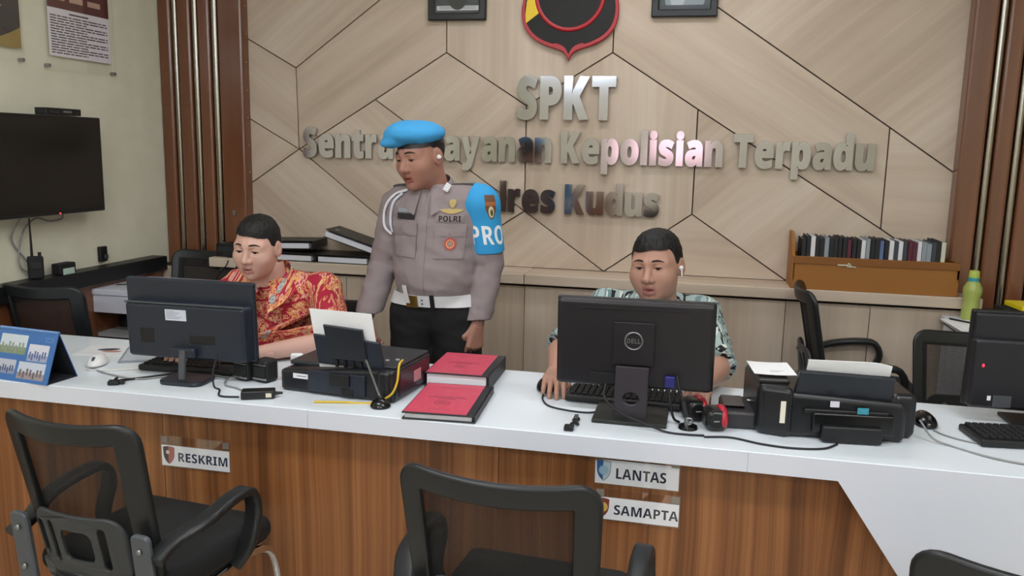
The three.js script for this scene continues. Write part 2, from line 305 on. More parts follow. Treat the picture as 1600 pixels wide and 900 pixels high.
// ---------- acrylic name holders on the counter front ----------
function shield(g, x, y, w, h, c1, c2, rim, mark) {
  const P = () => { g.beginPath(); g.moveTo(x, y + h * 0.06); g.quadraticCurveTo(x + w / 2, y - h * 0.05, x + w, y + h * 0.06); g.lineTo(x + w * 0.97, y + h * 0.5); g.quadraticCurveTo(x + w * 0.9, y + h * 0.82, x + w / 2, y + h); g.quadraticCurveTo(x + w * 0.1, y + h * 0.82, x + w * 0.03, y + h * 0.5); g.closePath(); };
  P(); g.fillStyle = c1; g.fill(); g.save(); P(); g.clip(); g.fillStyle = c2; g.fillRect(x + w * 0.45, y, w, h); mark(g); g.restore(); P(); g.lineWidth = 4; g.strokeStyle = rim; g.stroke();
}
function nameHolder(x0, x1, y0, y1, yp, text, ink, tx, tw, emblem, label) {
  const w = x1 - x0, h = y1 - y0, t = thing('sign_holder', label, 'sign', [(x0 + x1) / 2, (y0 + y1) / 2, CF - 0.0445]), ph = yp - y0 - 0.004;
  part('back_plate', rbox(w, h, 0.002, 0.0008, 0, 0, 0.001), mAcrylic, t);
  const tex = canvasTex(768, Math.round(768 * ph / w), (g, W, H) => {
    g.fillStyle = '#f3f5fa'; g.fillRect(0, 0, W, H); g.fillStyle = ink; g.textBaseline = 'middle';
    g.font = 'bold ' + Math.round(H * 0.6) + 'px sans-serif'; const m = g.measureText(text).width; g.save(); g.translate(W * tx, H * 0.54); g.scale(W * tw / m, 1); g.fillText(text, 0, 0); g.restore(); emblem(g, W, H);
  });
  part('card', box(w - 0.006, ph, 0.0012, 0, -h / 2 + ph / 2 + 0.003, 0.0032), [mPaper, mPaper, mPaper, mPaper, M(0xffffff, 0.6, { map: tex }), mPaper], t);
  part('cover', rbox(w, h, 0.002, 0.0008, 0, 0, 0.0065), mAcrylic, t);
  for (const s of [-1, 1]) part('adhesive_pad', rbox(0.022, 0.02, 0.003, 0.001, s * (w / 2 - 0.014), h / 2 - 0.014, 0.0037), M(0x8b8178, 0.7), t);
}
nameHolder(-1.617, -1.374, 0.535, 0.637, 0.606, 'RESKRIM', '#23314a', 0.23, 0.755, (g, W, H) => shield(g, W * 0.025, H * 0.05, W * 0.165, H * 0.86, '#33302f', '#b3605d', '#6e2e2c', (c) => { c.fillStyle = '#d8d2ca'; c.beginPath(); c.arc(W * 0.09, H * 0.34, H * 0.1, 0, 7); c.fill(); }), 'clear acrylic holder with a white RESKRIM card on the counter front');
nameHolder(-0.244, -0.008, 0.63, 0.7225, 0.704, 'LANTAS', '#1d2438', 0.24, 0.62, (g, W, H) => shield(g, W * 0.02, H * 0.04, W * 0.17, H * 0.84, '#2a62a8', '#c7d4dd', '#2a3a66', (c) => { c.fillStyle = '#9fc3d8'; c.beginPath(); c.arc(W * 0.105, H * 0.45, H * 0.2, 0, 7); c.fill(); }), 'clear acrylic holder with a white LANTAS card, directly above the SAMAPTA card');
nameHolder(-0.238, -0.003, 0.525, 0.619, 0.594, 'SAMAPTA', '#1d2438', 0.215, 0.78, (g, W, H) => shield(g, W * 0.01, H * 0.05, W * 0.15, H * 0.84, '#7d2f2a', '#8a3a2a', '#3c2118', (c) => { c.fillStyle = '#d9b45a'; c.beginPath(); c.arc(W * 0.085, H * 0.45, H * 0.22, 0, 7); c.fill(); }), 'clear acrylic holder with a white SAMAPTA card, partly behind the middle chair');

// ---------- mesh-back office chairs ----------
const mMesh = new THREE.MeshStandardMaterial({ color: 0x1b1a1a, roughness: 0.8, alphaMap: texWeave, transparent: true, side: THREE.DoubleSide });
const mSeat = M(0x16181a, 0.85), mArm = M(0x1c1f21, 0.4), mBracket = M(0x50555b, 0.4);
function loopBar(loop, w, d) {                            // a closed bar of rounded cross-section along a flat loop
  const sec = rrect(w, d, Math.min(w, d) * 0.4, 3), n = loop.length, k = sec.length, pos = [], idx = [];
  loop.forEach((p, i) => {
    const a = loop[(i + n - 1) % n], b = loop[(i + 1) % n], l = Math.hypot(b[0] - a[0], b[1] - a[1]) || 1, nx = (b[1] - a[1]) / l, ny = -(b[0] - a[0]) / l;
    for (const [s, z] of sec) pos.push(p[0] + nx * s, p[1] + ny * s, z);
  });
  for (let i = 0; i < n; i++) for (let j = 0; j < k; j++) { const a = i * k + j, b = i * k + (j + 1) % k, c = ((i + 1) % n) * k + j, e = ((i + 1) % n) * k + (j + 1) % k; idx.push(a, c, b, b, c, e); }
  const g = new THREE.BufferGeometry(); g.setAttribute('position', new THREE.Float32BufferAttribute(pos, 3)); g.setIndex(idx); g.computeVertexNormals(); return g;
}
function chair(label, x, z, turn, top, o = {}) {          // sits facing local +z, backrest at -z
  const t = thing('office_chair', label, 'chair', [x, 0, z], turn, 'mesh-back office chairs');
  const W = o.w ?? 0.43, sy = top - 0.45, bh = 0.5, by = top - bh / 2;   // seat height, backrest height and centre
  const bend = (px, py, pz) => { const v = (py + bh / 2) / bh, k = px / (W / 2); return [px * (1 - 0.1 * (1 - v)), py + by - 0.012 * (1 - k * k) * v, pz - 0.23 - 0.1 * v + 0.045 * k * k]; };
  part('back_frame', warp(loopBar(rrect(W - 0.05, bh - 0.04, 0.03, 6, 12), 0.056, 0.024), bend), mArm, t);
  const mg = new THREE.PlaneGeometry(W - 0.07, bh - 0.06, 16, 16), uv = mg.attributes.uv;
  for (let i = 0; i < uv.count; i++) uv.setXY(i, uv.getX(i) * W / 0.02, uv.getY(i) * bh / 0.02);
  part('mesh_panel', warp(mg.translate(0, -0.004, 0.014), bend), mMesh, t);
  // lumbar support with slots
  const lw = W - 0.11, L = poly(rrect(lw, 0.19, 0.05, 6, 8), [rrect(0.1, 0.085, 0.02, 4, 3, 0, 0.005), rrect(0.022, 0.12, 0.01, 3, 3, -0.083, 0.005), rrect(0.022, 0.12, 0.01, 3, 3, 0.083, 0.005), rrect(0.024, 0.1, 0.01, 3, 3, -0.128, 0.005), rrect(0.024, 0.1, 0.01, 3, 3, 0.128, 0.005)]);
  part('lumbar_support', warp(ext(L, 0.012, 0.003, 1).translate(0, -0.085, -0.026), bend), M(0x3a3d40, 0.45), t);
  part('cross_bar', warp(ext(poly(rrect(W + 0.02, 0.055, 0.012, 3, 10)), 0.02, 0.004).translate(0, -0.2, -0.02), bend), mBracket, t);
  // seat
  const seat = warp(new RoundedBoxGeometry(0.45, 0.075, 0.42, 5, 0.034), (a, b, c) => [a, b + 0.012 * Math.cos(a * 5) - (c > 0.12 ? (c - 0.12) * 0.22 : 0), c]);
  part('seat', seat, mSeat, t, [0, sy, 0.0]);
  part('seat_pan', rbox(0.4, 0.02, 0.38, 0.008, 0, sy - 0.045, 0.02), mBlackSoft, t);
  for (const s of [-1, 1]) {
    const a = s * (W / 2 + 0.02), b = s * (W / 2 + 0.05);
    const arm = part('armrest', sweep([[a, sy + 0.11, -0.275], [a, sy + 0.13, -0.22], [b, sy + 0.155, -0.13], [b, sy + 0.172, -0.01], [b, sy + 0.165, 0.05], [b, sy + 0.115, 0.075], [b, sy + 0.02, 0.045], [s * 0.215, sy - 0.045, 0.03]], 0.05, 0.026), mArm, t);
    const br = part('bracket', warp(ext(poly(rrect(0.055, 0.2, 0.016, 4, 2)), 0.016, 0.004), (px, py, pz) => [px + s * (W / 2 - 0.012), py + sy + 0.075, pz - 0.268 - 0.1 * (py + 0.1)]), mBracket, t);
    for (const k of [-0.05, 0.06]) part('bolt', new THREE.SphereGeometry(0.008, 10, 6).scale(1, 1, 0.6), mSteel, br, [s * (W / 2 - 0.012), sy + 0.075 + k, -0.272 - 0.1 * (k + 0.1)]);
  }
  // chrome cantilever legs
  for (const s of [-1, 1]) part('leg', tube([[s * 0.2, sy - 0.062, -0.15], [s * 0.2, sy - 0.064, 0.15], [s * 0.21, sy - 0.1, 0.21], [s * 0.22, 0.1, 0.23], [s * 0.22, 0.02, 0.2], [s * 0.22, 0.0125, 0.1], [s * 0.22, 0.0125, -0.24]], 0.0125, 40, 10), mChrome, t);
  part('stretcher', tube([[-0.22, 0.0125, -0.24], [0, 0.0125, -0.245], [0.22, 0.0125, -0.24]], 0.0125, 8, 10), mChrome, t);
  return t;
}
const P = Math.PI;
chair('black mesh-back chair before the counter beside the RESKRIM card', -1.41, 2.285, P - 0.1, 0.9, { w: 0.4 });
chair('black mesh-back chair in the foreground overlapping the SAMAPTA card', -0.35, 2.35, P - 0.067, 0.9, { w: 0.435 });
chair('black mesh-back chair before the white cladding at the bottom corner', 0.65, 2.51, P - 0.2, 0.9, { w: 0.415 });
chair('black armchair standing side-on against the panelled wall below the file box', 0.76, 0.5, P / 2, 1.0, { w: 0.4 });
chair('black mesh-back chair between the printer and the screen by the green bottle', 1.04, 1.12, 0, 0.9);
chair('black chair whose see-through back rises behind the blue desk calendar', -2.66, 1.0, P, 0.95, { w: 0.4 });
chair('dark chair against the fluted pilaster behind the white desk', -2.56, 0.52, 0, 0.975, { w: 0.4 });
chair('black chair occupied by the man in red batik shirt', -1.6, 1.16, 0, 0.88);
chair('black chair occupied by the man in black and teal shirt', -0.14, 1.1, 0, 0.86);
// ---------- things on the counter ----------
{ // desk calendar
  const t = thing('desk_calendar', 'blue tent-shaped desk calendar printed with four photographs', 'calendar', [-2.095, CT, 1.965], rad(-6));
  const tex = canvasTex(512, 400, (g, w, h) => {
    g.fillStyle = '#3f6fae'; g.fillRect(0, 0, w, h);
    const ph = (x, y, a, b, sky, gr, fig) => { g.fillStyle = sky; g.fillRect(x, y, a, b); g.fillStyle = gr; g.fillRect(x, y + b * 0.62, a, b * 0.38); g.fillStyle = fig; for (let i = 0; i < 7; i++) g.fillRect(x + a * (0.08 + i * 0.125), y + b * (0.45 + 0.1 * Math.sin(i * 2)), a * 0.07, b * 0.4); };
    ph(30, 45, 235, 150, '#c7d3da', '#7f8f72', '#8d978a'); ph(290, 105, 175, 130, '#cdd0dc', '#9aa3bb', '#4c5d92'); ph(45, 240, 165, 110, '#b6bccb', '#8b93ac', '#454f74'); ph(235, 245, 235, 130, '#c2cbd9', '#9a8f94', '#6a5f66');
    g.strokeStyle = '#7f9cc8'; g.lineWidth = 3; g.strokeRect(420, 50, 60, 26);
  });
  const mb = M(0x3f6fae, 0.45), mk = M(0x23262f, 0.6), h = 0.157, d = 0.06, a = Math.atan2(d, h), L = Math.hypot(d, h), w = 0.245;
  part('front_cover', box(w, L, 0.003), [mb, mb, mb, mb, M(0xffffff, 0.4, { map: tex }), mk], t, [0, h / 2, d / 2], [-a, 0, 0]);
  part('back_cover', box(w, L, 0.003), [mb, mb, mb, mb, mk, mb], t, [0, h / 2, -d / 2], [a, 0, 0]);
  part('base_flap', box(w, 0.003, 2 * d, 0, 0.0015, 0), mk, t);
  part('binding', cyl(0.005, 0.005, w, 0, h, 0, 12).rotateZ(0), M(0x6d93cb, 0.35), t, [0, h, 0]).geometry = cyl(0.005, 0.005, w, 0, 0, 0, 12).rotateZ(P / 2);
}
single('red_folder', 'red folder lying behind the blue desk calendar', 'folder', rbox(0.22, 0.02, 0.16, 0.003), M(0xa3242f, 0.5), [-2.36, CT + 0.0105, 1.76], [0, 0.1, 0]);
function mouse(label, pos, turn, mat, dark, s = 1) {
  const t = thing('computer_mouse', label, 'mouse', pos, turn);
  const shell = warp(new THREE.SphereGeometry(1, 28, 18), (x, y, z) => [x * (0.031 + 0.003 * z) * s, (y < 0 ? y * 0.006 : y * (0.03 - 0.006 * z)) * s + 0.0062 * s, z * 0.054 * s]);
  part('shell', shell, mat, t); part('wheel', cyl(0.009, 0.009, 0.007, 0, 0, 0, 16).rotateZ(P / 2), dark, t, [0, 0.026 * s, 0.03 * s]);
  part('button_gap', box(0.0012, 0.004, 0.04, 0, 0.0315 * s, 0.025 * s).rotateX(0.12), dark, t);
  return t;
}
mouse('white computer mouse beside the blue calendar', [-2.005, CT, 1.775], 0.3, mWhitePlastic, mGreyPlastic);
mouse('black computer mouse with red wheel next to the right hand', [-0.452, CT, 1.62], 0.2, mBlackGloss, M(0xb03038, 0.4));
mouse('glossy black computer mouse between the large printer and edge keyboard', [0.68, CT, 1.65], 0.1, mBlackGloss, mGreyPlastic);
function keyboard(label, x, z, w, turn) {
  const t = thing('keyboard', label, 'keyboard', [x, CT, z], turn);
  part('case', rbox(w, 0.02, 0.15, 0.006, 0, 0.011, 0), mBlack, t).rotation.x = -0.02;
  const key = rbox(0.0155, 0.008, 0.0155, 0.002, 0, 0, 0, 1), n = Math.floor((w - 0.02) / 0.019);
  for (let r = 0; r < 6; r++) for (let i = 0; i < n; i++) {
    if (r === 0 && i > 4 && i < 11) { if (i === 5) part('space_bar', rbox(0.11, 0.008, 0.0155, 0.002), mBlackSoft, t, [-w / 2 + 0.02 + 7.5 * 0.019, 0.024, -0.057]); continue; }
    part('key', key, mBlackSoft, t, [-w / 2 + 0.02 + i * 0.019, 0.024, -0.057 + r * 0.0215]);
  }
}
keyboard('black keyboard under the dark monitor before the batik-shirted man', -1.66, 1.72, 0.34, 0.05);
keyboard('long black keyboard behind the monitor with round logo', -0.15, 1.665, 0.44, -0.03);
keyboard('black keyboard at the counter edge below the screen with red light', 0.98, 1.725, 0.42, 0.12);

// ---------- monitors, all seen from behind (screens face -z) ----------
const mScreen = MP(0x0a0c10, 0.12);
{
  const t = thing('computer_monitor', 'dark blue-black monitor with white label on its back before the batik-shirted man', 'monitor', [-1.592, CT, 1.84], rad(1.5)), w = 0.452, h = 0.262, y = 0.2;
  const tilt = new THREE.Group(); tilt.name = 'display'; t.add(tilt); tilt.position.set(0, y, 0); tilt.rotation.x = 0.05;
  part('bezel', rbox(w, h, 0.022, 0.006, 0, 0, -0.012), mNavyPlastic, tilt); part('screen', box(w - 0.03, h - 0.03, 0.002, 0, 0, -0.0235), mScreen, tilt);
  part('back_cover', warp(rbox(w - 0.012, h * 0.7, 0.05, 0.014, 0, -0.034, 0.012, 4), (a, b, c) => [c > 0.01 ? a * 0.96 : a, b, c]), mNavyPlastic, tilt);
  part('ridge', rbox(w - 0.03, 0.006, 0.006, 0.002, 0, 0.058, 0.034), mGreyPlastic, tilt);
  part('spec_label', box(0.074, 0.036, 0.0015, -0.028, 0.022, 0.0372), [mPaper, mPaper, mPaper, mPaper, M(0xffffff, 0.5, { map: canvasTex(256, 128, (g, W, H) => { g.fillStyle = '#cfd3e0'; g.fillRect(0, 0, W, H); g.fillStyle = '#6b7080'; for (let i = 0; i < 6; i++) g.fillRect(14, 16 + i * 17, W * (0.4 + 0.4 * ((i * 37) % 10) / 10), 5); }) }), mPaper], tilt);
  part('port_recess', rbox(0.05, 0.05, 0.004, 0.002, -0.135, -0.05, 0.0362), mBlack, tilt);
  part('vent', rbox(0.09, 0.03, 0.004, 0.002, 0.06, -0.055, 0.0362), mBlack, tilt);
  part('mount', rbox(0.085, 0.034, 0.03, 0.008, 0, -0.098, 0.045), mNavyPlastic, tilt);
  part('neck', sweep([[0, 0.015, 0.06], [0, 0.05, 0.058], [0, 0.11, 0.05]], 0.024, 0.018), mGreyPlastic, t);
  part('base', ext(poly(rrect(0.15, 0.12, 0.03, 5)), 0.014, 0.004, 2).rotateX(-P / 2), mNavyPlastic, t, [0, 0, 0.03]);
}
{
  const t = thing('computer_monitor', 'black monitor with a round silver logo before the man in teal shirt', 'monitor', [-0.16, CT, 1.82], 0), w = 0.456, h = 0.262, y = 0.2185;
  const d = new THREE.Group(); d.name = 'display'; t.add(d); d.position.set(0, y, 0); d.rotation.x = 0.03; d.rotation.z = 0.008;
  part('bezel', rbox(w, h, 0.02, 0.004, 0, 0, -0.016), mBlack, d); part('screen', box(w - 0.03, h - 0.03, 0.002, 0, 0, -0.0265), mScreen, d);
  const bm = M(0x1a181d, 0.38);
  part('back_cover', warp(new RoundedBoxGeometry(w - 0.006, h - 0.006, 0.036, 6, 0.012), (a, b, c) => [a, b, c > 0 ? c * (1 - 0.35 * Math.max(Math.abs(a) / (w / 2), Math.abs(b) / (h / 2)) ** 4) : c]), bm, d, [0, 0, 0.006]);
  part('vent_groove', rbox(0.31, 0.003, 0.003, 0.001, 0, 0.107, 0.0225), mBlack, d);
  part('stand_cover', rbox(0.118, 0.128, 0.008, 0.003, 0, 0.006, 0.0255), bm, d);
  const lg = part('logo_ring', new THREE.TorusGeometry(0.025, 0.0024, 8, 40), mSteel, d, [0, 0.016, 0.031]);
  const tg = new TextGeometry('DELL', { font, size: 0.0145, depth: 0.002, curveSegments: 4 }); tg.computeBoundingBox(); const c = tg.boundingBox.getCenter(new THREE.Vector3());
  part('logo_letters', tg.translate(-c.x, -c.y, -0.001).scale(0.86, 0.95, 1), mSteel, d, [0, 0.016, 0.031]);
  part('video_plug', rbox(0.03, 0.034, 0.016, 0.004, 0.107, -0.097, 0.034), M(0x25246e, 0.4), d);
  part('port_recess', rbox(0.09, 0.03, 0.003, 0.001, -0.08, -0.1, 0.0243), mBlack, d);
  const hole = []; for (let i = 0; i < 28; i++) hole.push([0.023 * Math.cos(-i / 28 * 2 * P), 0.066 + 0.0185 * Math.sin(-i / 28 * 2 * P)]);
  part('neck', ext(poly([[-0.048, 0.008], [0.048, 0.008], [0.047, 0.16], [-0.047, 0.16]], [hole]), 0.014, 0.002), M(0x332f36, 0.4), t, [0, 0, 0.034]);
  part('base', rbox(0.212, 0.012, 0.175, 0.003, 0, 0.006, 0.005), M(0x20241f, 0.5), t);
}
{
  const t = thing('computer_monitor', 'black monitor with a small red light at the frame edge', 'monitor', [1.025, CT, 1.56], rad(2)), w = 0.45, h = 0.29, y = 0.19;
  const d = new THREE.Group(); d.name = 'display'; t.add(d); d.position.set(0, y, 0); d.rotation.x = 0.04;
  const bm = M(0x1c1b22, 0.42);
  part('bezel', rbox(w, h, 0.022, 0.006, 0, 0, -0.012), mBlack, d); part('screen', box(w - 0.03, h - 0.03, 0.002, 0, 0, -0.0235), mScreen, d);
  part('back_cover', rbox(w - 0.008, h * 0.72, 0.045, 0.012, 0, -0.038, 0.012, 4), bm, d);
  part('upper_cover', rbox(w - 0.01, h * 0.3, 0.02, 0.008, 0, 0.096, 0.006, 3), bm, d);
  part('recess', rbox(0.05, 0.036, 0.003, 0.001, -0.13, -0.118, 0.0338), mGreyPlastic, d);
  part('port_cover', rbox(0.01, 0.014, 0.003, 0.001, -0.166, -0.11, 0.0345), mPaper, d);
  part('indicator_light', new THREE.SphereGeometry(0.0035, 12, 8).scale(1, 1.5, 0.6), M(0xff3040, 0.4, { emissive: 0xff3048, emissiveIntensity: 1.5 }), d, [-0.192, -0.012, 0.035]);
  part('neck', rbox(0.05, 0.09, 0.02, 0.006, 0, 0.05, 0.02), mBlack, t); part('base', rbox(0.2, 0.012, 0.15, 0.005, 0, 0.006, 0), mBlack, t);
}

// ---------- left printer seen from behind ----------
{
  const t = thing('printer', 'black printer with an upright paper feeder holding white paper', 'printer', [-1.055, CT, 1.755], rad(-6)), pm = M(0x1c1d22, 0.34), pl = M(0x2c2f33, 0.42);
  t.scale.set(1, 0.78, 1);
  part('body', warp(rbox(0.4, 0.13, 0.27, 0.014, 0.005, 0.066, 0, 4), (x, y, z) => [x, x < -0.1 && y > 0.075 ? y - 0.042 * smooth(-0.1, -0.14, x) : y, z]), pm, t);
  part('lid', rbox(0.2, 0.012, 0.24, 0.006, 0.1, 0.134, -0.01), pl, t);
  part('ink_cover', rbox(0.11, 0.02, 0.2, 0.008, -0.14, 0.1, -0.02), pl, t);
  part('side_panel', rbox(0.006, 0.1, 0.2, 0.003, 0.206, 0.068, 0), M(0x3a1a26, 0.3), t);
  part('side_label', box(0.002, 0.045, 0.05, 0.21, 0.07, -0.02), M(0xc98a90, 0.6), t);
  part('corner_column', rbox(0.045, 0.125, 0.05, 0.016, 0.172, 0.066, 0.122, 3), pm, t);
  part('rear_panel', rbox(0.2, 0.085, 0.012, 0.004, 0.01, 0.058, 0.137), mNavyPlastic, t);
  part('duplex_unit', rbox(0.07, 0.05, 0.012, 0.004, 0.025, 0.075, 0.145), mBlack, t);
  part('power_socket', rbox(0.04, 0.03, 0.006, 0.002, 0.05, 0.025, 0.143), mBlack, t);
  part('asset_label', box(0.062, 0.02, 0.001, -0.115, 0.068, 0.1356), [mPaper, mPaper, mPaper, mPaper, M(0xffffff, 0.6, { map: canvasTex(128, 48, (g, w, h) => { g.fillStyle = '#e4e5ec'; g.fillRect(0, 0, w, h); g.fillStyle = '#777b86'; g.fillRect(28, 20, 70, 9); }) }), mPaper], t);
  for (const [x, z] of [[0.14, 0.05], [0.165, 0.03]]) part('button', cyl(0.007, 0.007, 0.004, x, 0.1415, z, 14), M(0xa8adb0, 0.4), t);
  const f = new THREE.Group(); f.name = 'paper_feeder'; t.add(f); f.position.set(0.045, 0.122, 0.1); f.rotation.x = 0.14;
  part('tray', ext(poly([[-0.115, 0], [0.115, 0], [0.108, 0.115], [-0.122, 0.125]]), 0.012, 0.003), mNavyPlastic, f);
  part('extension', ext(poly([[-0.068, 0.03], [0.062, 0.03], [0.055, 0.165], [-0.078, 0.172]]), 0.014, 0.003), M(0x22262d, 0.36), f, [0, 0, 0.006]);
  for (let i = 0; i < 4; i++) part('rib', rbox(0.01, 0.03, 0.01, 0.002, -0.045 + i * 0.028, 0.012, 0.014), mBlack, f);
  part('paper', warp(box(0.215, 0.27, 0.0015, -0.01, 0.092, -0.004).toNonIndexed(), (x, y, z) => [x - y * 0.05, y, z + (x > 0 ? 0.25 * x * x * y : 0)]), mPaper, f, [-0.004, 0, 0]);
}
// ---------- right printer ----------
{
  const t = thing('printer', 'bulky black printer with white sheets on top and a teal sticker', 'printer', [0.38, CT, 1.745], rad(6)), pm = M(0x15171c, 0.32), pl = M(0x1b1f27, 0.4), pw = M(0x2d2b2b, 0.4);
  t.scale.set(0.93, 1, 1);
  part('body', warp(rbox(0.37, 0.13, 0.26, 0.018, 0.02, 0.066, 0, 4), (x, y, z) => [x, x > 0.13 && y > 0.06 ? y + 0.012 - (x - 0.13) * 0.5 : y, z]), pm, t);
  part('ink_tank', warp(rbox(0.1, 0.142, 0.25, 0.02, -0.17, 0.072, 0.005, 4), (x, y, z) => [x, y, z + (x + 0.17) * 0.3]), pm, t);
  part('tank_lid', warp(rbox(0.092, 0.014, 0.2, 0.006, -0.17, 0.146, -0.005), (x, y, z) => [x, y + 0.02 * (1 - ((x + 0.17) / 0.046) ** 2) * 0.4, z]), pw, t);
  part('tank_label', box(0.015, 0.062, 0.001, -0.15, 0.075, 0.1405).rotateY(0), M(0xe6e2cf, 0.6), t);
  const f = new THREE.Group(); f.name = 'paper_feeder'; t.add(f); f.position.set(0.03, 0.088, 0.09); f.rotation.x = 0.38;
  part('tray', ext(poly([[-0.155, -0.035], [0.135, -0.035], [0.128, 0.108], [-0.14, 0.118]]), 0.014, 0.003), pl, f);
  part('paper', warp(new THREE.BoxGeometry(0.235, 0.18, 0.002, 16, 4, 1).translate(0.0, 0.058, 0), (x, y, z) => [x, y - 0.12 * Math.max(0, x - 0.06) ** 1.5 * 6 * (y > 0.1 ? 1 : 0.2), z]), mPaper, f, [-0.002, 0, -0.003]);
  part('slot_lip', rbox(0.24, 0.012, 0.03, 0.004, 0.03, 0.082, 0.125), mBlack, t);
  part('output_mouth', rbox(0.23, 0.056, 0.05, 0.006, 0.05, 0.052, 0.122), mBlackGloss, t);
  part('output_tray', rbox(0.17, 0.045, 0.03, 0.006, 0.045, 0.026, 0.148), mBlack, t);
  part('white_sticker', rbox(0.026, 0.017, 0.002, 0.002, -0.005, 0.105, 0.1405), M(0xd6d4e2, 0.5), t);
  part('teal_sticker', rbox(0.032, 0.018, 0.002, 0.002, 0.075, 0.09, 0.142), M(0x3a8fa4, 0.5), t);
  part('side_column', warp(rbox(0.075, 0.125, 0.22, 0.02, 0.21, 0.064, -0.02, 3), (x, y, z) => [x, y, z]), pm, t);
  part('loose_sheet', warp(new THREE.BoxGeometry(0.125, 0.0015, 0.14, 10, 1, 4), (x, y, z) => [x, y + 0.5 * x * x, z]), [mPaper, mPaper, M(0xffffff, 0.7, { map: canvasTex(256, 256, (g, w, h) => { g.fillStyle = '#f1f3f5'; g.fillRect(0, 0, w, h); g.fillStyle = '#7d8288'; for (let i = 0; i < 4; i++) g.fillRect(110, 170 + i * 10, 90 - i * 14, 3); }) }), mPaper, mPaper, mPaper], t, [-0.165, 0.163, 0.01]);
}
// ---------- ledgers ----------
function ledger(label, x, z, w, d, h, turn, y0) {
  const t = thing('ledger_book', label, 'book', [x, y0, z], turn, 'red-labelled ledgers'), b = M(0x23252a, 0.5);
  part('front_cover', rbox(w, 0.004, d, 0.0015, 0, h - 0.002, 0), b, t); part('back_cover', rbox(w, 0.004, d, 0.0015, 0, 0.002, 0), b, t);
  part('spine', rbox(0.006, h, d, 0.002, w / 2 - 0.003, h / 2, 0), b, t);
  part('pages', box(w - 0.018, h - 0.0085, d - 0.014, -0.002, h / 2, 0), M(0xe6e5ea, 0.85), t);
  const tex = canvasTex(512, 640, (g, W, H) => {
    g.fillStyle = '#cf4a62'; g.fillRect(0, 0, W, H);
    for (let i = 0; i < 900; i++) { g.fillStyle = i % 2 ? 'rgba(190,60,84,0.10)' : 'rgba(220,100,120,0.10)'; g.fillRect(rnd() * W, rnd() * H, 30, 24); }
    g.fillStyle = '#7a2438'; const ln = (y, a, b, n) => { let p = a; while (p < b) { const k = 8 + rnd() * 18; g.fillRect(W * 0 + p, y, k, n); p += k + 6; } };
    ln(90, 120, 250, 7); ln(290, 130, 390, 11); ln(315, 100, 420, 11); ln(340, 190, 330, 11); ln(560, 170, 350, 7);
    g.strokeStyle = '#7a2438'; g.lineWidth = 7; g.beginPath(); g.ellipse(256, 430, 62, 40, 0, 0, 7); g.stroke(); g.fillRect(222, 420, 68, 18);
  });
  const lm = M(0xffffff, 0.4, { map: tex });
  part('red_label', rbox(w - 0.03, 0.001, d - 0.012, 0.0004, -0.012, h, 0, 1), M(0xcf4a62, 0.4), t);
  const pg = new THREE.PlaneGeometry(w - 0.032, d - 0.014).rotateX(-P / 2); part('printed_cover', pg, lm, t, [-0.012, h + 0.0007, 0]);
}
ledger('thin red-covered ledger at the front edge of the counter', -0.7, 1.872, 0.215, 0.31, 0.022, rad(4), CT + 0.0005);
ledger('thick red-covered ledger behind the thinner one, nearer the officer', -0.735, 1.565, 0.215, 0.28, 0.05, rad(2), CT + 0.0005);
// ---------- small things and cables on the counter ----------
const Y = CT;
single('usb_plug', 'small black plug lying between calendar and dark monitor', 'plug', [rbox(0.034, 0.014, 0.026, 0.003, 0, 0.0075, 0), rbox(0.016, 0.012, 0.02, 0.002, 0.022, 0.0075, -0.004), cyl(0.005, 0.004, 0.02, 0, 0, 0, 10).rotateX(P / 2).translate(0.002, 0.014, -0.02)], mBlack, [-1.79, Y, 1.968], [0, 0.4, 0]);
single('leaflet', 'printed leaflet with dark figures lying behind the white mouse', 'leaflet', new THREE.BoxGeometry(0.2, 0.002, 0.13), [mPaper, mPaper, M(0xffffff, 0.6, { map: canvasTex(256, 160, (g, w, h) => { g.fillStyle = '#dfe2e6'; g.fillRect(0, 0, w, h); g.fillStyle = '#4a4a55'; g.beginPath(); g.ellipse(120, 60, 50, 22, -0.2, 0, 7); g.fill(); g.fillStyle = '#b58a80'; g.beginPath(); g.ellipse(150, 95, 46, 18, 0, 0, 7); g.fill(); }) }), mPaper, mPaper, mPaper], [-2.1, Y + 0.0015, 1.6], [0, 0.2, 0]);
{ const t = thing('clipboard', 'grey clipboard lying beside the dark monitor', 'clipboard', [-1.94, Y, 1.6], 0.5); part('board', rbox(0.16, 0.005, 0.23, 0.002, 0, 0.003, 0), M(0x8e96a0, 0.5), t); part('clip', rbox(0.07, 0.008, 0.02, 0.003, 0, 0.009, -0.1), mSteel, t); part('sheet', box(0.14, 0.001, 0.19, 0, 0.0062, 0.012), M(0xb9c0c8, 0.8), t); }
for (const [x, k] of [[-1.425, 'black desktop speaker with silver trim nearer the dark monitor'], [-1.356, 'black desktop speaker with silver trim nearer the printer']]) {
  const t = thing('desktop_speaker', k, 'speaker', [x, Y, 1.79], -0.25, 'silver-trimmed speakers');
  part('cabinet', rbox(0.06, 0.075, 0.06, 0.012, 0, 0.038, 0, 3), mBlackSoft, t); part('grille', rbox(0.052, 0.036, 0.006, 0.003, 0, 0.038, 0.03), mBlack, t);
  part('silver_trim', rbox(0.058, 0.008, 0.006, 0.003, 0, 0.014, 0.03), mSteel, t); part('upper_trim', rbox(0.054, 0.004, 0.005, 0.002, 0, 0.06, 0.03), mSteel, t);
}
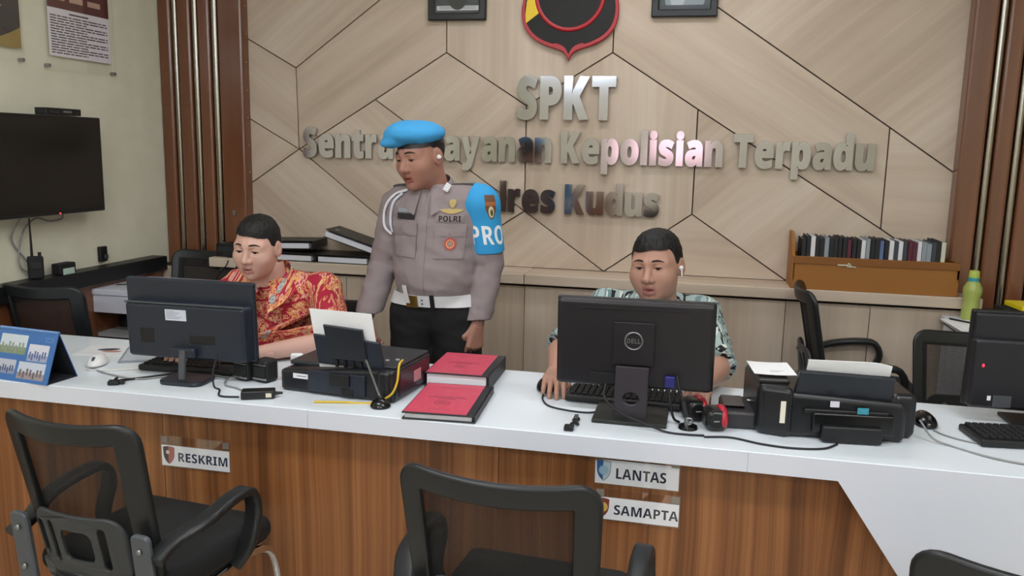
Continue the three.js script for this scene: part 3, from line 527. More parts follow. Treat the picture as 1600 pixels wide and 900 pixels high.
{ const t = thing('power_adapter', 'long black power adapter with a small label before the two speakers', 'adapter', [-1.285, Y, 1.965], rad(24)); part('case', rbox(0.1, 0.026, 0.044, 0.005, 0, 0.0135, 0), mBlack, t); part('label', box(0.017, 0.013, 0.001, 0.032, 0.013, 0.0222), M(0xd8d2bc, 0.7), t); part('strain_relief', cyl(0.006, 0.004, 0.025, 0, 0, 0, 10).rotateZ(P / 2).translate(0.06, 0.013, 0), mBlack, t); }
{ const t = thing('sunglasses_case', 'small dark brown case under the corner of the dark monitor', 'case', [-1.505, Y, 1.75], 0.1); part('case', rbox(0.07, 0.05, 0.07, 0.016, 0, 0.026, 0, 3), M(0x2a211e, 0.35), t); part('lid', rbox(0.066, 0.016, 0.066, 0.007, 0, 0.056, 0, 3), M(0x6e5344, 0.4), t); part('price_sticker', box(0.014, 0.01, 0.001, 0.005, 0.058, 0.0335), M(0xd9c6b4, 0.7), t); }
{ const t = thing('stapler', 'upright white stapler between the speakers and the printer', 'stapler', [-1.278, Y, 1.715], 0.3); part('arm', warp(rbox(0.05, 0.085, 0.024, 0.008, 0, 0.044, 0, 3), (x, y, z) => [x * (1 - y * 2), y, z + y * 0.25]), mWhitePlastic, t); part('magazine', rbox(0.024, 0.06, 0.012, 0.004, 0, 0.036, 0.018), M(0xc5cace, 0.3), t); }
{ // stick microphone
  const t = thing('desk_antenna', 'thin metal stick on a black round foot before the printer', 'antenna', [-0.895, Y, 1.945]);
  const pr = [[0, 0], [0.03, 0], [0.031, 0.006], [0.024, 0.018], [0.012, 0.026], [0, 0.028]].map((p) => new THREE.Vector2(...p));
  part('foot', new THREE.LatheGeometry(pr, 28), mBlackGloss, t); part('joint', new THREE.SphereGeometry(0.009, 14, 10), mBlack, t, [0, 0.028, 0]);
  part('rod', tube([[0, 0.028, 0], [-0.02, 0.085, 0.005], [-0.04, 0.145, 0.012]], 0.0034, 12, 8), mSteel, t);
}
{ const t = thing('usb_cable', 'short black coiled cable lying in front of the monitor with round logo', 'cable', [-0.318, Y, 1.985]); part('plug', rbox(0.026, 0.014, 0.024, 0.002, 0, 0.0075, 0.01), mBlack, t); part('lead', tube([[0, 0.008, 0], [0.006, 0.012, -0.02], [0.02, 0.006, -0.03], [0.004, 0.012, -0.045], [0.016, 0.006, -0.075], [0.004, 0.006, -0.1]], 0.004, 40), mBlack, t); part('clasp', rbox(0.012, 0.008, 0.03, 0.003, 0.008, 0.014, -0.07), mGreyPlastic, t); }
for (const [x, z, a, k] of [[0.018, 1.79, 0.5, 'black and red desktop speaker behind its twin next to the keyboard'], [0.078, 1.865, 0.25, 'black and red desktop speaker nearest the counter edge']]) {
  const t = thing('desktop_speaker', k, 'speaker', [x, Y, z], a, 'red-striped speakers'), rd = M(0xb02236, 0.4);
  part('body', warp(new THREE.SphereGeometry(1, 28, 20), (px, py, pz) => { const q = (v, p) => Math.sign(v) * Math.abs(v) ** p; return [q(px, 0.6) * 0.034, q(py, 0.6) * 0.032 + 0.0325, q(pz, 0.6) * 0.04]; }), M(0x1a1b1c, 0.3), t);
  part('red_band', new THREE.TorusGeometry(0.033, 0.006, 10, 40).scale(1.13, 0.92, 1.8).rotateY(P / 2).translate(0.016, 0.0345, 0), rd, t);
  part('cone', cyl(0.02, 0.02, 0.004, 0, 0, 0, 24).rotateX(P / 2).translate(-0.006, 0.034, 0.039), mBlack, t);
  part('badge', box(0.016, 0.003, 0.001, -0.006, 0.034, 0.0415), M(0x9a9a9a, 0.4), t);
}
{ const t = thing('gooseneck_stand', 'small black gooseneck stand with metal joint beside the red-striped speakers', 'stand', [0.005, Y, 1.885]); part('foot', cyl(0.026, 0.028, 0.008, 0, 0.0045, 0, 28), mBlackGloss, t); part('joint', merge([cyl(0.006, 0.008, 0.03, -0.004, 0.024, 0), new THREE.TorusGeometry(0.009, 0.003, 8, 16).translate(0.003, 0.022, 0.004)]), mSteel, t); part('grip', cyl(0.007, 0.008, 0.045, 0, 0, 0, 14).rotateZ(0.25).translate(-0.011, 0.056, 0), mCharcoal, t); part('rod', tube([[-0.014, 0.07, 0], [-0.03, 0.11, -0.01], [-0.038, 0.145, -0.02]], 0.003, 12), mBlackGloss, t); }
{ const t = thing('card_reader', 'low dark grey box between the red-striped speakers and bulky printer', 'device', [0.146, Y, 1.79], rad(4)); part('case', warp(rbox(0.105, 0.062, 0.13, 0.01, 0, 0.0315, 0, 3), (x, y, z) => [x, y - (y > 0.03 ? 0.012 * smooth(-0.02, 0.06, z) : 0), z]), M(0x2b2a2e, 0.4), t); part('top_plate', rbox(0.06, 0.004, 0.1, 0.002, -0.018, 0.061, -0.012), M(0x3a3638, 0.4), t); part('sticker', box(0.012, 0.001, 0.012, 0.03, 0.0635, -0.02), mPaper, t); }
function cable(label, pts, r, mat) { single('cable', label, 'cable', tube(pts.map(([x, z, y = 0]) => [x, Y + r + 0.0004 + y, z]), r, 60, 7), mat); }
cable('yellow cable curling round the corner of the printer with upright feeder', [[-0.852, 1.87, 0.125], [-0.85, 1.905, 0.12], [-0.85, 1.925, 0.07], [-0.87, 1.925, 0.03], [-0.93, 1.925], [-1.02, 1.945], [-1.1, 1.965]], 0.0035, M(0xd7b52e, 0.45));
cable('grey cable running across the counter from monitor to power adapter', [[-2.0, 1.82], [-1.9, 1.87], [-1.75, 1.9], [-1.7, 1.86], [-1.62, 1.8], [-1.5, 1.8], [-1.45, 1.88], [-1.4, 1.9], [-1.35, 1.93]], 0.003, mCableGrey);
cable('black cable hanging from the dark monitor to power adapter', [[-1.47, 1.885, 0.1], [-1.48, 1.9, 0.04], [-1.47, 1.91], [-1.44, 1.93], [-1.4, 1.99], [-1.34, 1.985]], 0.003, mCable);
cable('black cable from small plug toward the dark monitor foot', [[-1.78, 1.95, 0.006], [-1.78, 1.92], [-1.74, 1.88], [-1.68, 1.81], [-1.65, 1.77]], 0.004, mCable);
cable('black cable of the red-wheeled mouse', [[-0.45, 1.68], [-0.44, 1.74], [-0.41, 1.8], [-0.34, 1.83], [-0.28, 1.83], [-0.25, 1.8]], 0.0028, mCable);
cable('black cable looping down from the round-logo monitor across its foot', [[-0.235, 1.862, 0.1], [-0.235, 1.885, 0.07], [-0.2, 1.905, 0.04], [-0.12, 1.93, 0.016], [-0.05, 1.945], [0.0, 1.95], [0.05, 1.945]], 0.0032, mCable);
cable('dark video cable below the blue plug', [[-0.054, 1.858, 0.1], [-0.048, 1.865, 0.06], [-0.035, 1.86, 0.012], [-0.02, 1.85]], 0.004, mCable);
cable('dark cable along the edge below the bulky printer', [[0.05, 1.955], [0.12, 1.94], [0.2, 1.97], [0.28, 1.98], [0.36, 1.96], [0.4, 1.915]], 0.003, mCable);
cable('grey cable trailing from bulky printer toward the counter corner', [[0.63, 1.79, 0.05], [0.66, 1.82, 0.01], [0.7, 1.84], [0.78, 1.91], [0.88, 1.945], [1.0, 1.95], [1.1, 1.93]], 0.003, mCableGrey);
cable('thin grey mouse cable near the edge keyboard', [[0.69, 1.71], [0.71, 1.75], [0.76, 1.79], [0.82, 1.8]], 0.0025, mCableGrey);
cable('pale cable looped by the white mouse', [[-2.0, 1.83], [-1.98, 1.85], [-1.9, 1.83], [-1.84, 1.79], [-1.8, 1.76]], 0.003, mCableWhite);

// ---------- left wall ----------
{ // television
  const t = thing('television', 'large black flat television mounted on the cream wall', 'television', [XL + 0.1, 1.435, 1.095], P / 2), w = 0.75, h = 0.435;
  part('housing', rbox(w, h, 0.04, 0.006), mBlack, t); part('screen', box(w - 0.02, h - 0.024, 0.002, 0, 0.004, 0.0205), MP(0x0b0b0c, 0.2), t);
  part('bracket', rbox(0.2, 0.2, 0.078, 0.004, 0, 0, -0.06), mBlackSoft, t);
  part('power_light', new THREE.SphereGeometry(0.004, 10, 8), M(0xff4a40, 0.4, { emissive: 0xff4030, emissiveIntensity: 1 }), t, [0.08, -0.212, 0.022]);
}
{ const t = thing('set_top_box', 'slim black set-top box resting on top of the television', 'device', [XL + 0.1, 1.654, 0.96], P / 2); part('case', rbox(0.21, 0.03, 0.06, 0.003, 0, 0.0155, 0), mBlack, t); part('display', box(0.05, 0.008, 0.001, 0.02, 0.016, 0.0305), M(0x6f7377, 0.3), t); for (let i = 0; i < 3; i++) part('button', box(0.012, 0.004, 0.0015, -0.04 - i * 0.018, 0.013, 0.0308), mGreyPlastic, t); }
function poster(label, z, w, y0, h, draw, margin) {
  const t = thing('wall_poster', label, 'poster', [XL, y0, z], P / 2);
  part('acrylic_sheet', box(w, h, 0.004, 0, h / 2, 0.02), mAcrylic, t);
  part('print', box(w - 2 * margin, h - 0.06, 0.001, 0, h / 2 + 0.03, 0.0165), [mPaper, mPaper, mPaper, mPaper, M(0xffffff, 0.6, { map: canvasTex(512, 768, draw) }), mPaper], t);
  for (const sx of [-1, 1]) for (const y of [0.014, h - 0.014]) part('standoff', cyl(0.008, 0.008, 0.026, 0, 0, 0, 14).rotateX(P / 2).translate(sx * (w / 2 - 0.014), y, 0.013), mSteel, t);
}
poster('white notice with dark red heading and lines of text on the cream wall', 0.69, 0.46, 1.862, 0.62, (g, w, h) => {
  g.fillStyle = '#eceaf2'; g.fillRect(0, 0, w, h); g.fillStyle = '#5a2626'; g.fillRect(0, 0, w, h * 0.62);
  g.fillStyle = '#c9a796'; for (let r = 0; r < 7; r++) for (let c = 0; c < 3; c++) g.fillRect(30 + c * 150, 20 + r * 62, 110, 34);
  g.fillStyle = '#33333c'; g.fillRect(170, h * 0.645, 160, 9); for (let i = 0; i < 15; i++) { let x = 16; const end = w - (i % 3 === 2 ? 200 : 20); while (x < end) { const k = 24 + rnd() * 60; g.fillRect(x, h * 0.675 + i * 16, Math.min(k, end - x), 7); x += k + 8; } }
}, 0.03);
poster('black poster with a yellow corner at the frame edge on cream wall', 1.27, 0.46, 1.87, 0.62, (g, w, h) => {
  g.fillStyle = '#2e2e30'; g.fillRect(0, 0, w, h); g.fillStyle = '#a08a4a'; g.beginPath(); g.moveTo(w * 0.45, h); g.quadraticCurveTo(w * 0.8, h * 0.93, w, h * 0.84); g.lineTo(w, h); g.fill(); g.fillStyle = '#c8c8c4'; g.fillRect(w * 0.3, h * 0.52, w * 0.7, 12); g.fillRect(w * 0.55, h * 0.7, 120, 8);
}, 0.012);
{ const t = thing('two_way_radio', 'black handheld radio with long antenna standing on the black dado cap', 'radio', [XL + 0.05, 0.937, 1.1], 0.9); part('body', rbox(0.062, 0.1, 0.035, 0.008, 0, 0.0505, 0, 3), mBlackSoft, t); part('antenna', cyl(0.003, 0.006, 0.17, -0.012, 0.183, 0, 10), mBlack, t); part('knob', cyl(0.007, 0.007, 0.018, 0.018, 0.108, 0, 14), mBlack, t); part('speaker_grille', rbox(0.04, 0.03, 0.003, 0.002, 0, 0.06, 0.018), mCharcoal, t); }
{ const t = thing('radio_charger', 'small black charger box next to the handheld radio', 'charger', [XL + 0.055, 0.937, 0.94], P / 2); part('case', rbox(0.1, 0.05, 0.05, 0.006, 0, 0.026, 0), mBlackSoft, t); part('mint_note', box(0.07, 0.028, 0.002, 0, 0.014, 0.027), M(0xb9d3c4, 0.8), t); }
{ const t = thing('wall_socket', 'small black socket on the cream wall just above black cap', 'socket', [XL + 0.012, 0.99, 0.625], P / 2); part('plate', rbox(0.05, 0.075, 0.02, 0.004), mBlack, t); part('plug', cyl(0.012, 0.012, 0.02, 0, -0.012, 0.018, 14).rotateX(0), mCharcoal, t); }
single('television_cable', 'dark cable dangling below the television to cap', 'cable', tube([[XL + 0.06, 1.225, 0.93], [XL + 0.03, 1.19, 0.9], [XL + 0.02, 1.18, 0.96], [XL + 0.03, 1.2, 1.06], [XL + 0.02, 1.15, 1.12], [XL + 0.015, 1.0, 1.15], [XL + 0.02, 0.945, 1.08]], 0.004, 50), mCableGrey);
single('television_cable', 'pale cable crossing behind the radio on the cream wall', 'cable', tube([[XL + 0.05, 1.22, 1.16], [XL + 0.012, 1.12, 1.18], [XL + 0.012, 1.03, 1.12], [XL + 0.02, 0.945, 1.05]], 0.004, 40), mCableGrey);
// ---------- white desks behind the counter ----------
{ const t = thing('office_desk', 'white desk with papers along the cream wall behind dark monitor', 'desk', [-2.46, 0.06, 0.56]); part('top', rbox(0.84, 0.028, 0.43, 0.003, 0, 0.766, 0), mWhiteEdge, t); part('apron', box(0.8, 0.085, 0.016, 0, 0.708, 0.2), mWhiteEdge, t); for (const s of [-1, 1]) part('side_panel', box(0.02, 0.81, 0.38, s * 0.4, 0.346, 0), mWhiteEdge, t); part('lower_shelf', box(0.78, 0.018, 0.3, 0, 0.55, 0.04), M(0xaeb2b0, 0.5), t); }
{ const t = thing('red_notebook', 'red notebook over white pages on the white desk', 'notebook', [-2.42, 0.8405, 0.6], 0.35); part('pages', box(0.2, 0.016, 0.14, 0, 0.0085, 0), mPaper, t); part('cover', rbox(0.205, 0.004, 0.145, 0.001, 0, 0.0185, 0), M(0xa02c3c, 0.5), t); }
single('desk_cable', 'thin dark cable lying on the white desk', 'cable', tube([[-2.8, 0.8435, 0.65], [-2.7, 0.8435, 0.6], [-2.6, 0.8435, 0.55], [-2.56, 0.8435, 0.62]], 0.003, 30), mCable);
{ const t = thing('side_desk', 'white desk with papers below the green bottle by the pilaster', 'desk', [1.52, 0, 0.41]); part('top', rbox(0.88, 0.026, 0.36, 0.003, 0, 0.847, 0), mWhiteEdge, t); part('edge_gap', box(0.86, 0.012, 0.34, 0, 0.828, 0), mBlack, t); part('drawer_case', box(0.86, 0.12, 0.33, 0, 0.762, 0), mWhiteEdge, t); for (const s of [-1, 1]) part('side_panel', box(0.02, 0.7, 0.33, s * 0.42, 0.351, 0), mWhiteEdge, t); }
{ const t = thing('paper_sheaf', 'loose white papers on the desk beside green bottle', 'papers', [1.155, 0.8605, 0.46], 0.05); part('lower_sheet', box(0.2, 0.002, 0.26, 0, 0.0012, 0), mPaper, t); part('upper_sheet', box(0.19, 0.002, 0.24, 0.02, 0.0035, 0.02).rotateY(0.15), mPaper, t); part('pen', cyl(0.004, 0.004, 0.13, 0, 0, 0, 8).rotateX(P / 2).rotateY(0.7).translate(-0.03, 0.009, -0.05), mBlack, t); }
{ // bottle
  const t = thing('water_bottle', 'translucent lime green plastic bottle with blue collar on the white desk', 'bottle', [1.175, 0.8605, 0.3]);
  const pr = [[0, 0], [0.033, 0], [0.036, 0.006], [0.036, 0.04], [0.031, 0.075], [0.032, 0.09], [0.038, 0.12], [0.037, 0.14], [0.026, 0.162], [0.0225, 0.168], [0.0225, 0.172]].map((p) => new THREE.Vector2(...p));
  part('body', new THREE.LatheGeometry(pr, 36), MP(0xcad878, 0.3, { transmission: 0.4, thickness: 0 }), t); part('collar', cyl(0.0235, 0.0235, 0.016, 0, 0.176, 0, 28), M(0x3d9aa6, 0.4), t);
  part('cap', new THREE.LatheGeometry([[0, 0.03], [0.017, 0.03], [0.0205, 0.025], [0.0215, 0]].reverse().map((p) => new THREE.Vector2(...p)), 28), M(0xb4c858, 0.35), t, [0, 0.184, 0]);
}
{ const t = thing('desk_organizer', 'black tray with a yellow folder at the frame edge by pilaster', 'organizer', [1.39, 0.8605, 0.4], 0.1); part('tray', merge([rbox(0.24, 0.012, 0.2, 0.004, 0, 0.007, 0), rbox(0.012, 0.07, 0.2, 0.004, -0.114, 0.04, 0), rbox(0.012, 0.07, 0.2, 0.004, 0.114, 0.04, 0), rbox(0.24, 0.05, 0.012, 0.004, 0, 0.03, -0.094)]), mBlack, t); part('yellow_folder', rbox(0.2, 0.02, 0.16, 0.002, 0.012, 0.088, 0.0), M(0xe8d21a, 0.5), t); part('folder_stack', rbox(0.2, 0.06, 0.16, 0.003, 0.0, 0.045, 0.0), mBlackSoft, t); }
// ---------- on the ledge ----------
const LY = 0.9455;
{ // file box
  const t = thing('file_box', 'long orange-brown wooden card file box on the ledge', 'file box', [0.785, LY, 0.135]), w = 0.7, d = 0.21, wm = M(0x9a6424, 0.5), wd = M(0x835018, 0.5);
  part('front', rbox(w, 0.15, 0.014, 0.002, 0, 0.075, d / 2 - 0.007), wm, t); part('back', rbox(w, 0.15, 0.012, 0.002, 0, 0.075, -d / 2 + 0.006), wm, t);
  part('front_rail', rbox(w, 0.034, 0.006, 0.002, 0, 0.133, d / 2 + 0.002), wd, t);
  part('side', ext(poly([[-d / 2, 0], [d / 2, 0], [d / 2, 0.15], [d / 2 - 0.02, 0.16], [-0.02, 0.25], [-d / 2, 0.25]]), 0.012).rotateY(-P / 2), wm, t, [-w / 2 + 0.008, 0, 0]);
  part('side', rbox(0.012, 0.15, d, 0.002, w / 2 - 0.006, 0.075, 0), wm, t); part('bottom', box(w - 0.02, 0.01, d - 0.02, 0, 0.006, 0), wd, t);
  part('handle', [rbox(0.06, 0.008, 0.004, 0.002, -0.13, 0.118, d / 2 + 0.008), rbox(0.04, 0.006, 0.004, 0.002, -0.1, 0.112, d / 2 + 0.008), new THREE.SphereGeometry(0.006, 10, 8).translate(-0.112, 0.124, d / 2 + 0.008)], M(0xc8bda8, 0.4), t);
  const cols = { black: 0x17181b, white: 0xdcdce0, blue: 0x5a6f9a, maroon: 0x5a1c30, grey: 0x8f98a0, cream: 0xcfcdb8, slate: 0x3a4048 };
  const seq = 'black black white black black grey black black black black maroon black black white grey black black blue black white slate white slate maroon maroon white grey grey slate black cream'.split(' ');
  const ord = 'first second third fourth fifth sixth seventh eighth ninth tenth eleventh twelfth thirteenth fourteenth fifteenth'.split(' '), alike = {}, many = (c) => seq.filter((k) => k === c).length > 1;
  seq.forEach((c, i) => {
    const g = thing('file_folder', `${many(c) ? ord[alike[c] = (alike[c] ?? -1) + 1] + ' ' : ''}${c} upright folder from the tall end of the wooden file box`, 'folder', [0.785 - w / 2 + 0.045 + i * 0.0195, LY + 0.012, 0.135], 0, 'folders in the wooden file box'), k = 0.012 + rnd() * 0.005, h = 0.215 + rnd() * 0.014, m = M(cols[c], 0.5);
    part('cover', rbox(0.003, h, 0.17, 0.001, -k / 2, h / 2, 0), m, g); part('cover', rbox(0.003, h, 0.17, 0.001, k / 2, h / 2, 0), m, g); part('spine', rbox(k, h, 0.004, 0.001, 0, h / 2, 0.083), m, g);
    part('papers', box(k - 0.004, h - 0.012, 0.155, 0, h / 2 - 0.002, 0), mPaper, g); g.rotation.z = (rnd() - 0.5) * 0.012;
  });
}
function binder(label, x, y, z, turn, tilt, mat) {
  const t = thing('ring_binder', label, 'binder', [x, y, z], turn, 'black binders on the ledge'), w = 0.3, d = 0.19, h = 0.042; t.rotation.z = tilt;
  part('lower_cover', rbox(w, 0.004, d, 0.001, 0, 0.002, 0), mat, t); part('upper_cover', rbox(w, 0.004, d, 0.001, 0, h, 0), mat, t); part('spine', rbox(0.005, h, d, 0.002, w / 2, h / 2, 0), mat, t); part('papers', box(w - 0.03, h - 0.016, d - 0.012, -0.012, h / 2 - 0.004, 0), M(0xd9dbe2, 0.85), t);
  return t;
}
const mBind = M(0x1b1a1b, 0.45);
binder('black binder at the bottom of the pile behind the batik-shirted man', -2.08, LY, 0.14, 0, 0, mBind);
binder('black binder on top of the pile behind the batik-shirted man', -2.1, LY + 0.062, 0.14, 0.06, 0.03, mBind);
binder('black binder in the middle of the ledge pile, its spine outward', -2.02, LY, 0.14, 0, 0, mBind).position.set(-1.77, LY, 0.14);
{ const b = binder('black binder leaning on the pile with a silver strip on its cover', -1.765, LY + 0.07, 0.14, 0.05, -0.3, mBind); b.position.set(-1.74, LY + 0.092, 0.14); part('silver_strip', box(0.2, 0.0015, 0.02, 0.01, 0.0432, 0.03), M(0xd6d6d2, 0.5), b); part('ring_clip', rbox(0.02, 0.004, 0.03, 0.001, -0.11, 0.044, 0.03), mSteel, b); }
{ const t = thing('ledge_device', 'small black device box on the ledge beside the pilaster', 'device', [-2.46, LY, 0.16]); part('case', rbox(0.12, 0.07, 0.1, 0.006, 0, 0.0355, 0), mBlack, t); part('front_panel', rbox(0.1, 0.03, 0.003, 0.001, 0, 0.04, 0.05), mCharcoal, t); part('lead', tube([[0.02, 0.02, 0.05], [0.04, -0.03, 0.11], [0.0, -0.08, 0.115], [-0.03, -0.12, 0.11]], 0.003, 20), mCable, t); }
// ---------- distance-field modelling for the people ----------
const smin = (a, b, k) => { if (k <= 0) return Math.min(a, b); const h = Math.max(k - Math.abs(a - b), 0) / k; return Math.min(a, b) - h * h * k * 0.25; };
const smax = (a, b, k) => -smin(-a, -b, k);
const ell = (x, y, z, a, b, c) => { const k0 = Math.hypot(x / a, y / b, z / c), k1 = Math.hypot(x / (a * a), y / (b * b), z / (c * c)); return k1 < 1e-9 ? -Math.min(a, b, c) : k0 * (k0 - 1) / k1; };
const cap = (x, y, z, A, B, ra, rb) => { const bx = B[0] - A[0], by = B[1] - A[1], bz = B[2] - A[2], px = x - A[0], py = y - A[1], pz = z - A[2], h = clamp((px * bx + py * by + pz * bz) / (bx * bx + by * by + bz * bz)); return Math.hypot(px - bx * h, py - by * h, pz - bz * h) - lerp(ra, rb, h); };
function meshField(f, lo, hi, cell, uvf, colf) {
  const n = [0, 1, 2].map((i) => Math.ceil((hi[i] - lo[i]) / cell) + 1), [nx, ny, nz] = n, val = new Float32Array(nx * ny * nz), id = new Int32Array(nx * ny * nz).fill(-1), S = [1, nx, nx * ny];
  // coarse pass skips the space far from the surface
  const B = 4;
  for (let k0 = 0; k0 < nz; k0 += B) for (let j0 = 0; j0 < ny; j0 += B) for (let i0 = 0; i0 < nx; i0 += B) {
    const c = f(lo[0] + (i0 + B / 2 - 0.5) * cell, lo[1] + (j0 + B / 2 - 0.5) * cell, lo[2] + (k0 + B / 2 - 0.5) * cell), far = Math.abs(c) > cell * B * 1.6 + 0.012;
    for (let k = k0; k < Math.min(k0 + B, nz); k++) for (let j = j0; j < Math.min(j0 + B, ny); j++) for (let i = i0; i < Math.min(i0 + B, nx); i++) val[i + j * nx + k * S[2]] = far ? c : f(lo[0] + i * cell, lo[1] + j * cell, lo[2] + k * cell);
  }
  const pos = [], idx = [];
  for (let k = 0; k < nz - 1; k++) for (let j = 0; j < ny - 1; j++) for (let i = 0; i < nx - 1; i++) {
    const o = i + j * nx + k * S[2]; let cx = 0, cy = 0, cz = 0, m = 0, neg = 0;
    for (let c = 0; c < 8; c++) if (val[o + (c & 1) + ((c >> 1) & 1) * nx + (c >> 2) * S[2]] < 0) neg++;
    if (!neg || neg === 8) continue;
    for (let c = 0; c < 8; c++) for (let a = 0; a < 3; a++) {
      if (c & (1 << a)) continue; const c2 = c | (1 << a), v0 = val[o + (c & 1) + ((c >> 1) & 1) * nx + (c >> 2) * S[2]], v1 = val[o + (c2 & 1) + ((c2 >> 1) & 1) * nx + (c2 >> 2) * S[2]];
      if ((v0 < 0) === (v1 < 0)) continue; const t = v0 / (v0 - v1), q = [c & 1, (c >> 1) & 1, c >> 2]; q[a] += t; cx += q[0]; cy += q[1]; cz += q[2]; m++;
    }
    id[o] = pos.length / 3; pos.push(lo[0] + (i + cx / m) * cell, lo[1] + (j + cy / m) * cell, lo[2] + (k + cz / m) * cell);
  }
  for (let k = 1; k < nz - 1; k++) for (let j = 1; j < ny - 1; j++) for (let i = 1; i < nx - 1; i++) {
    const o = i + j * nx + k * S[2];
    for (let a = 0; a < 3; a++) {
      const v0 = val[o], v1 = val[o + S[a]]; if ((v0 < 0) === (v1 < 0)) continue;
      const b = S[(a + 1) % 3], c = S[(a + 2) % 3], q = [id[o], id[o - b], id[o - b - c], id[o - c]];
      if (q.some((v) => v < 0)) continue;
      v0 < 0 ? idx.push(q[0], q[1], q[2], q[0], q[2], q[3]) : idx.push(q[0], q[2], q[1], q[0], q[3], q[2]);
    }
  }
  const N = pos.length / 3, nor = new Float32Array(N * 3), uv = new Float32Array(N * 2), col = new Float32Array(N * 3), e = cell * 0.5;
  for (let i = 0; i < N; i++) {
    const x = pos[i * 3], y = pos[i * 3 + 1], z = pos[i * 3 + 2]; let gx = f(x + e, y, z) - f(x - e, y, z), gy = f(x, y + e, z) - f(x, y - e, z), gz = f(x, y, z + e) - f(x, y, z - e); const l = Math.hypot(gx, gy, gz) || 1;
    gx /= l; gy /= l; gz /= l; nor.set([gx, gy, gz], i * 3); if (uvf) uv.set(uvf(x, y, z, gx, gy, gz), i * 2); if (colf) col.set(colf(x, y, z), i * 3);
  }
  const g = new THREE.BufferGeometry(); g.setAttribute('position', new THREE.Float32BufferAttribute(pos, 3)); g.setAttribute('normal', new THREE.BufferAttribute(nor, 3)); g.setAttribute('uv', new THREE.BufferAttribute(uv, 2));
  if (colf) g.setAttribute('color', new THREE.BufferAttribute(col, 3)); g.setIndex(idx); return g;
}
// a sheet laid on a surface: rays from `c` along `dir` until field = off; shape: rectangle, or an outline function (u, v) -> [u, v]
function patch(f, c, right, up, dir, w, h, off, thick = 0.002, nu = 14, nv = 14, shape) {
  const R = V(right).normalize(), U = V(up).normalize(), D = V(dir).normalize(), pos = [], uv = [], idx = [], S = (nu + 1) * (nv + 1);
  for (let layer = 0; layer < 2; layer++) for (let j = 0; j <= nv; j++) for (let i = 0; i <= nu; i++) {
    let u = i / nu, v = j / nv; const [su, sv] = shape ? shape(u * 2 - 1, v * 2 - 1) : [u * 2 - 1, v * 2 - 1];
    const p = V(c).addScaledVector(R, su * w / 2).addScaledVector(U, sv * h / 2); let t = 0;
    for (let k = 0; k < 60; k++) { const d = f(p.x, p.y, p.z) - off - (layer ? 0 : thick); if (Math.abs(d) < 2e-4 || t > 0.4) break; p.addScaledVector(D, d * 0.8); t += d * 0.8; }
    pos.push(p.x, p.y, p.z); uv.push(shape ? (su + 1) / 2 : u, shape ? (sv + 1) / 2 : v);
  }
  for (let j = 0; j < nv; j++) for (let i = 0; i < nu; i++) { const a = j * (nu + 1) + i, b = a + 1, c2 = a + nu + 1, d = c2 + 1; idx.push(a, b, d, a, d, c2); }
  const rim = []; for (let i = 0; i < nu; i++) rim.push(i); for (let j = 0; j < nv; j++) rim.push(j * (nu + 1) + nu); for (let i = nu; i > 0; i--) rim.push(nv * (nu + 1) + i); for (let j = nv; j > 0; j--) rim.push(j * (nu + 1));
  rim.forEach((a, i) => { const b = rim[(i + 1) % rim.length]; idx.push(a, a + S, b, b, a + S, b + S); });
  const g = new THREE.BufferGeometry(); g.setAttribute('position', new THREE.Float32BufferAttribute(pos, 3)); g.setAttribute('uv', new THREE.Float32BufferAttribute(uv, 2)); g.setIndex(idx);
  return toCreasedNormals(g, 0.9);
}
const discShape = (u, v) => [u * Math.sqrt(1 - v * v / 2), v * Math.sqrt(1 - u * u / 2)];
// a band round a limb or waist: surface radius found from an axis outwards
function band(f, org, axis, ref, h0, h1, off, thick, n = 64, m = 4, a0 = 0, a1 = 2 * Math.PI, edge) {
  const A = V(axis).normalize(), X = V(ref).addScaledVector(A, -V(ref).dot(A)).normalize(), Z = new THREE.Vector3().crossVectors(A, X), pos = [], uv = [], idx = [], S = (n + 1) * (m + 1);
  for (let layer = 0; layer < 2; layer++) for (let j = 0; j <= m; j++) for (let i = 0; i <= n; i++) {
    const a = lerp(a0, a1, i / n), lo = edge ? edge(i / n, h0) : h0, d = X.clone().multiplyScalar(Math.cos(a)).addScaledVector(Z, Math.sin(a)), p = V(org).addScaledVector(A, lerp(lo, h1, j / m)).addScaledVector(d, 0.3); let t = 0;
    for (let k = 0; k < 60; k++) { const s = f(p.x, p.y, p.z) - off - (layer ? 0 : thick); if (Math.abs(s) < 2e-4 || t > 0.29) break; p.addScaledVector(d, -s * 0.8); t += s * 0.8; }
    pos.push(p.x, p.y, p.z); uv.push(i / n, j / m);
  }
  for (let L = 0; L < 2; L++) for (let j = 0; j < m; j++) for (let i = 0; i < n; i++) { const a = L * S + j * (n + 1) + i, b = a + 1, c = a + n + 1, d = c + 1; L ? idx.push(a, d, b, a, c, d) : idx.push(a, b, d, a, d, c); }
  for (const j of [0, m]) for (let i = 0; i < n; i++) { const a = j * (n + 1) + i; idx.push(a, a + S, a + 1, a + 1, a + S, a + 1 + S); }
  const g = new THREE.BufferGeometry(); g.setAttribute('position', new THREE.Float32BufferAttribute(pos, 3)); g.setAttribute('uv', new THREE.Float32BufferAttribute(uv, 2)); g.setIndex(idx);
  return toCreasedNormals(g, 0.9);
}
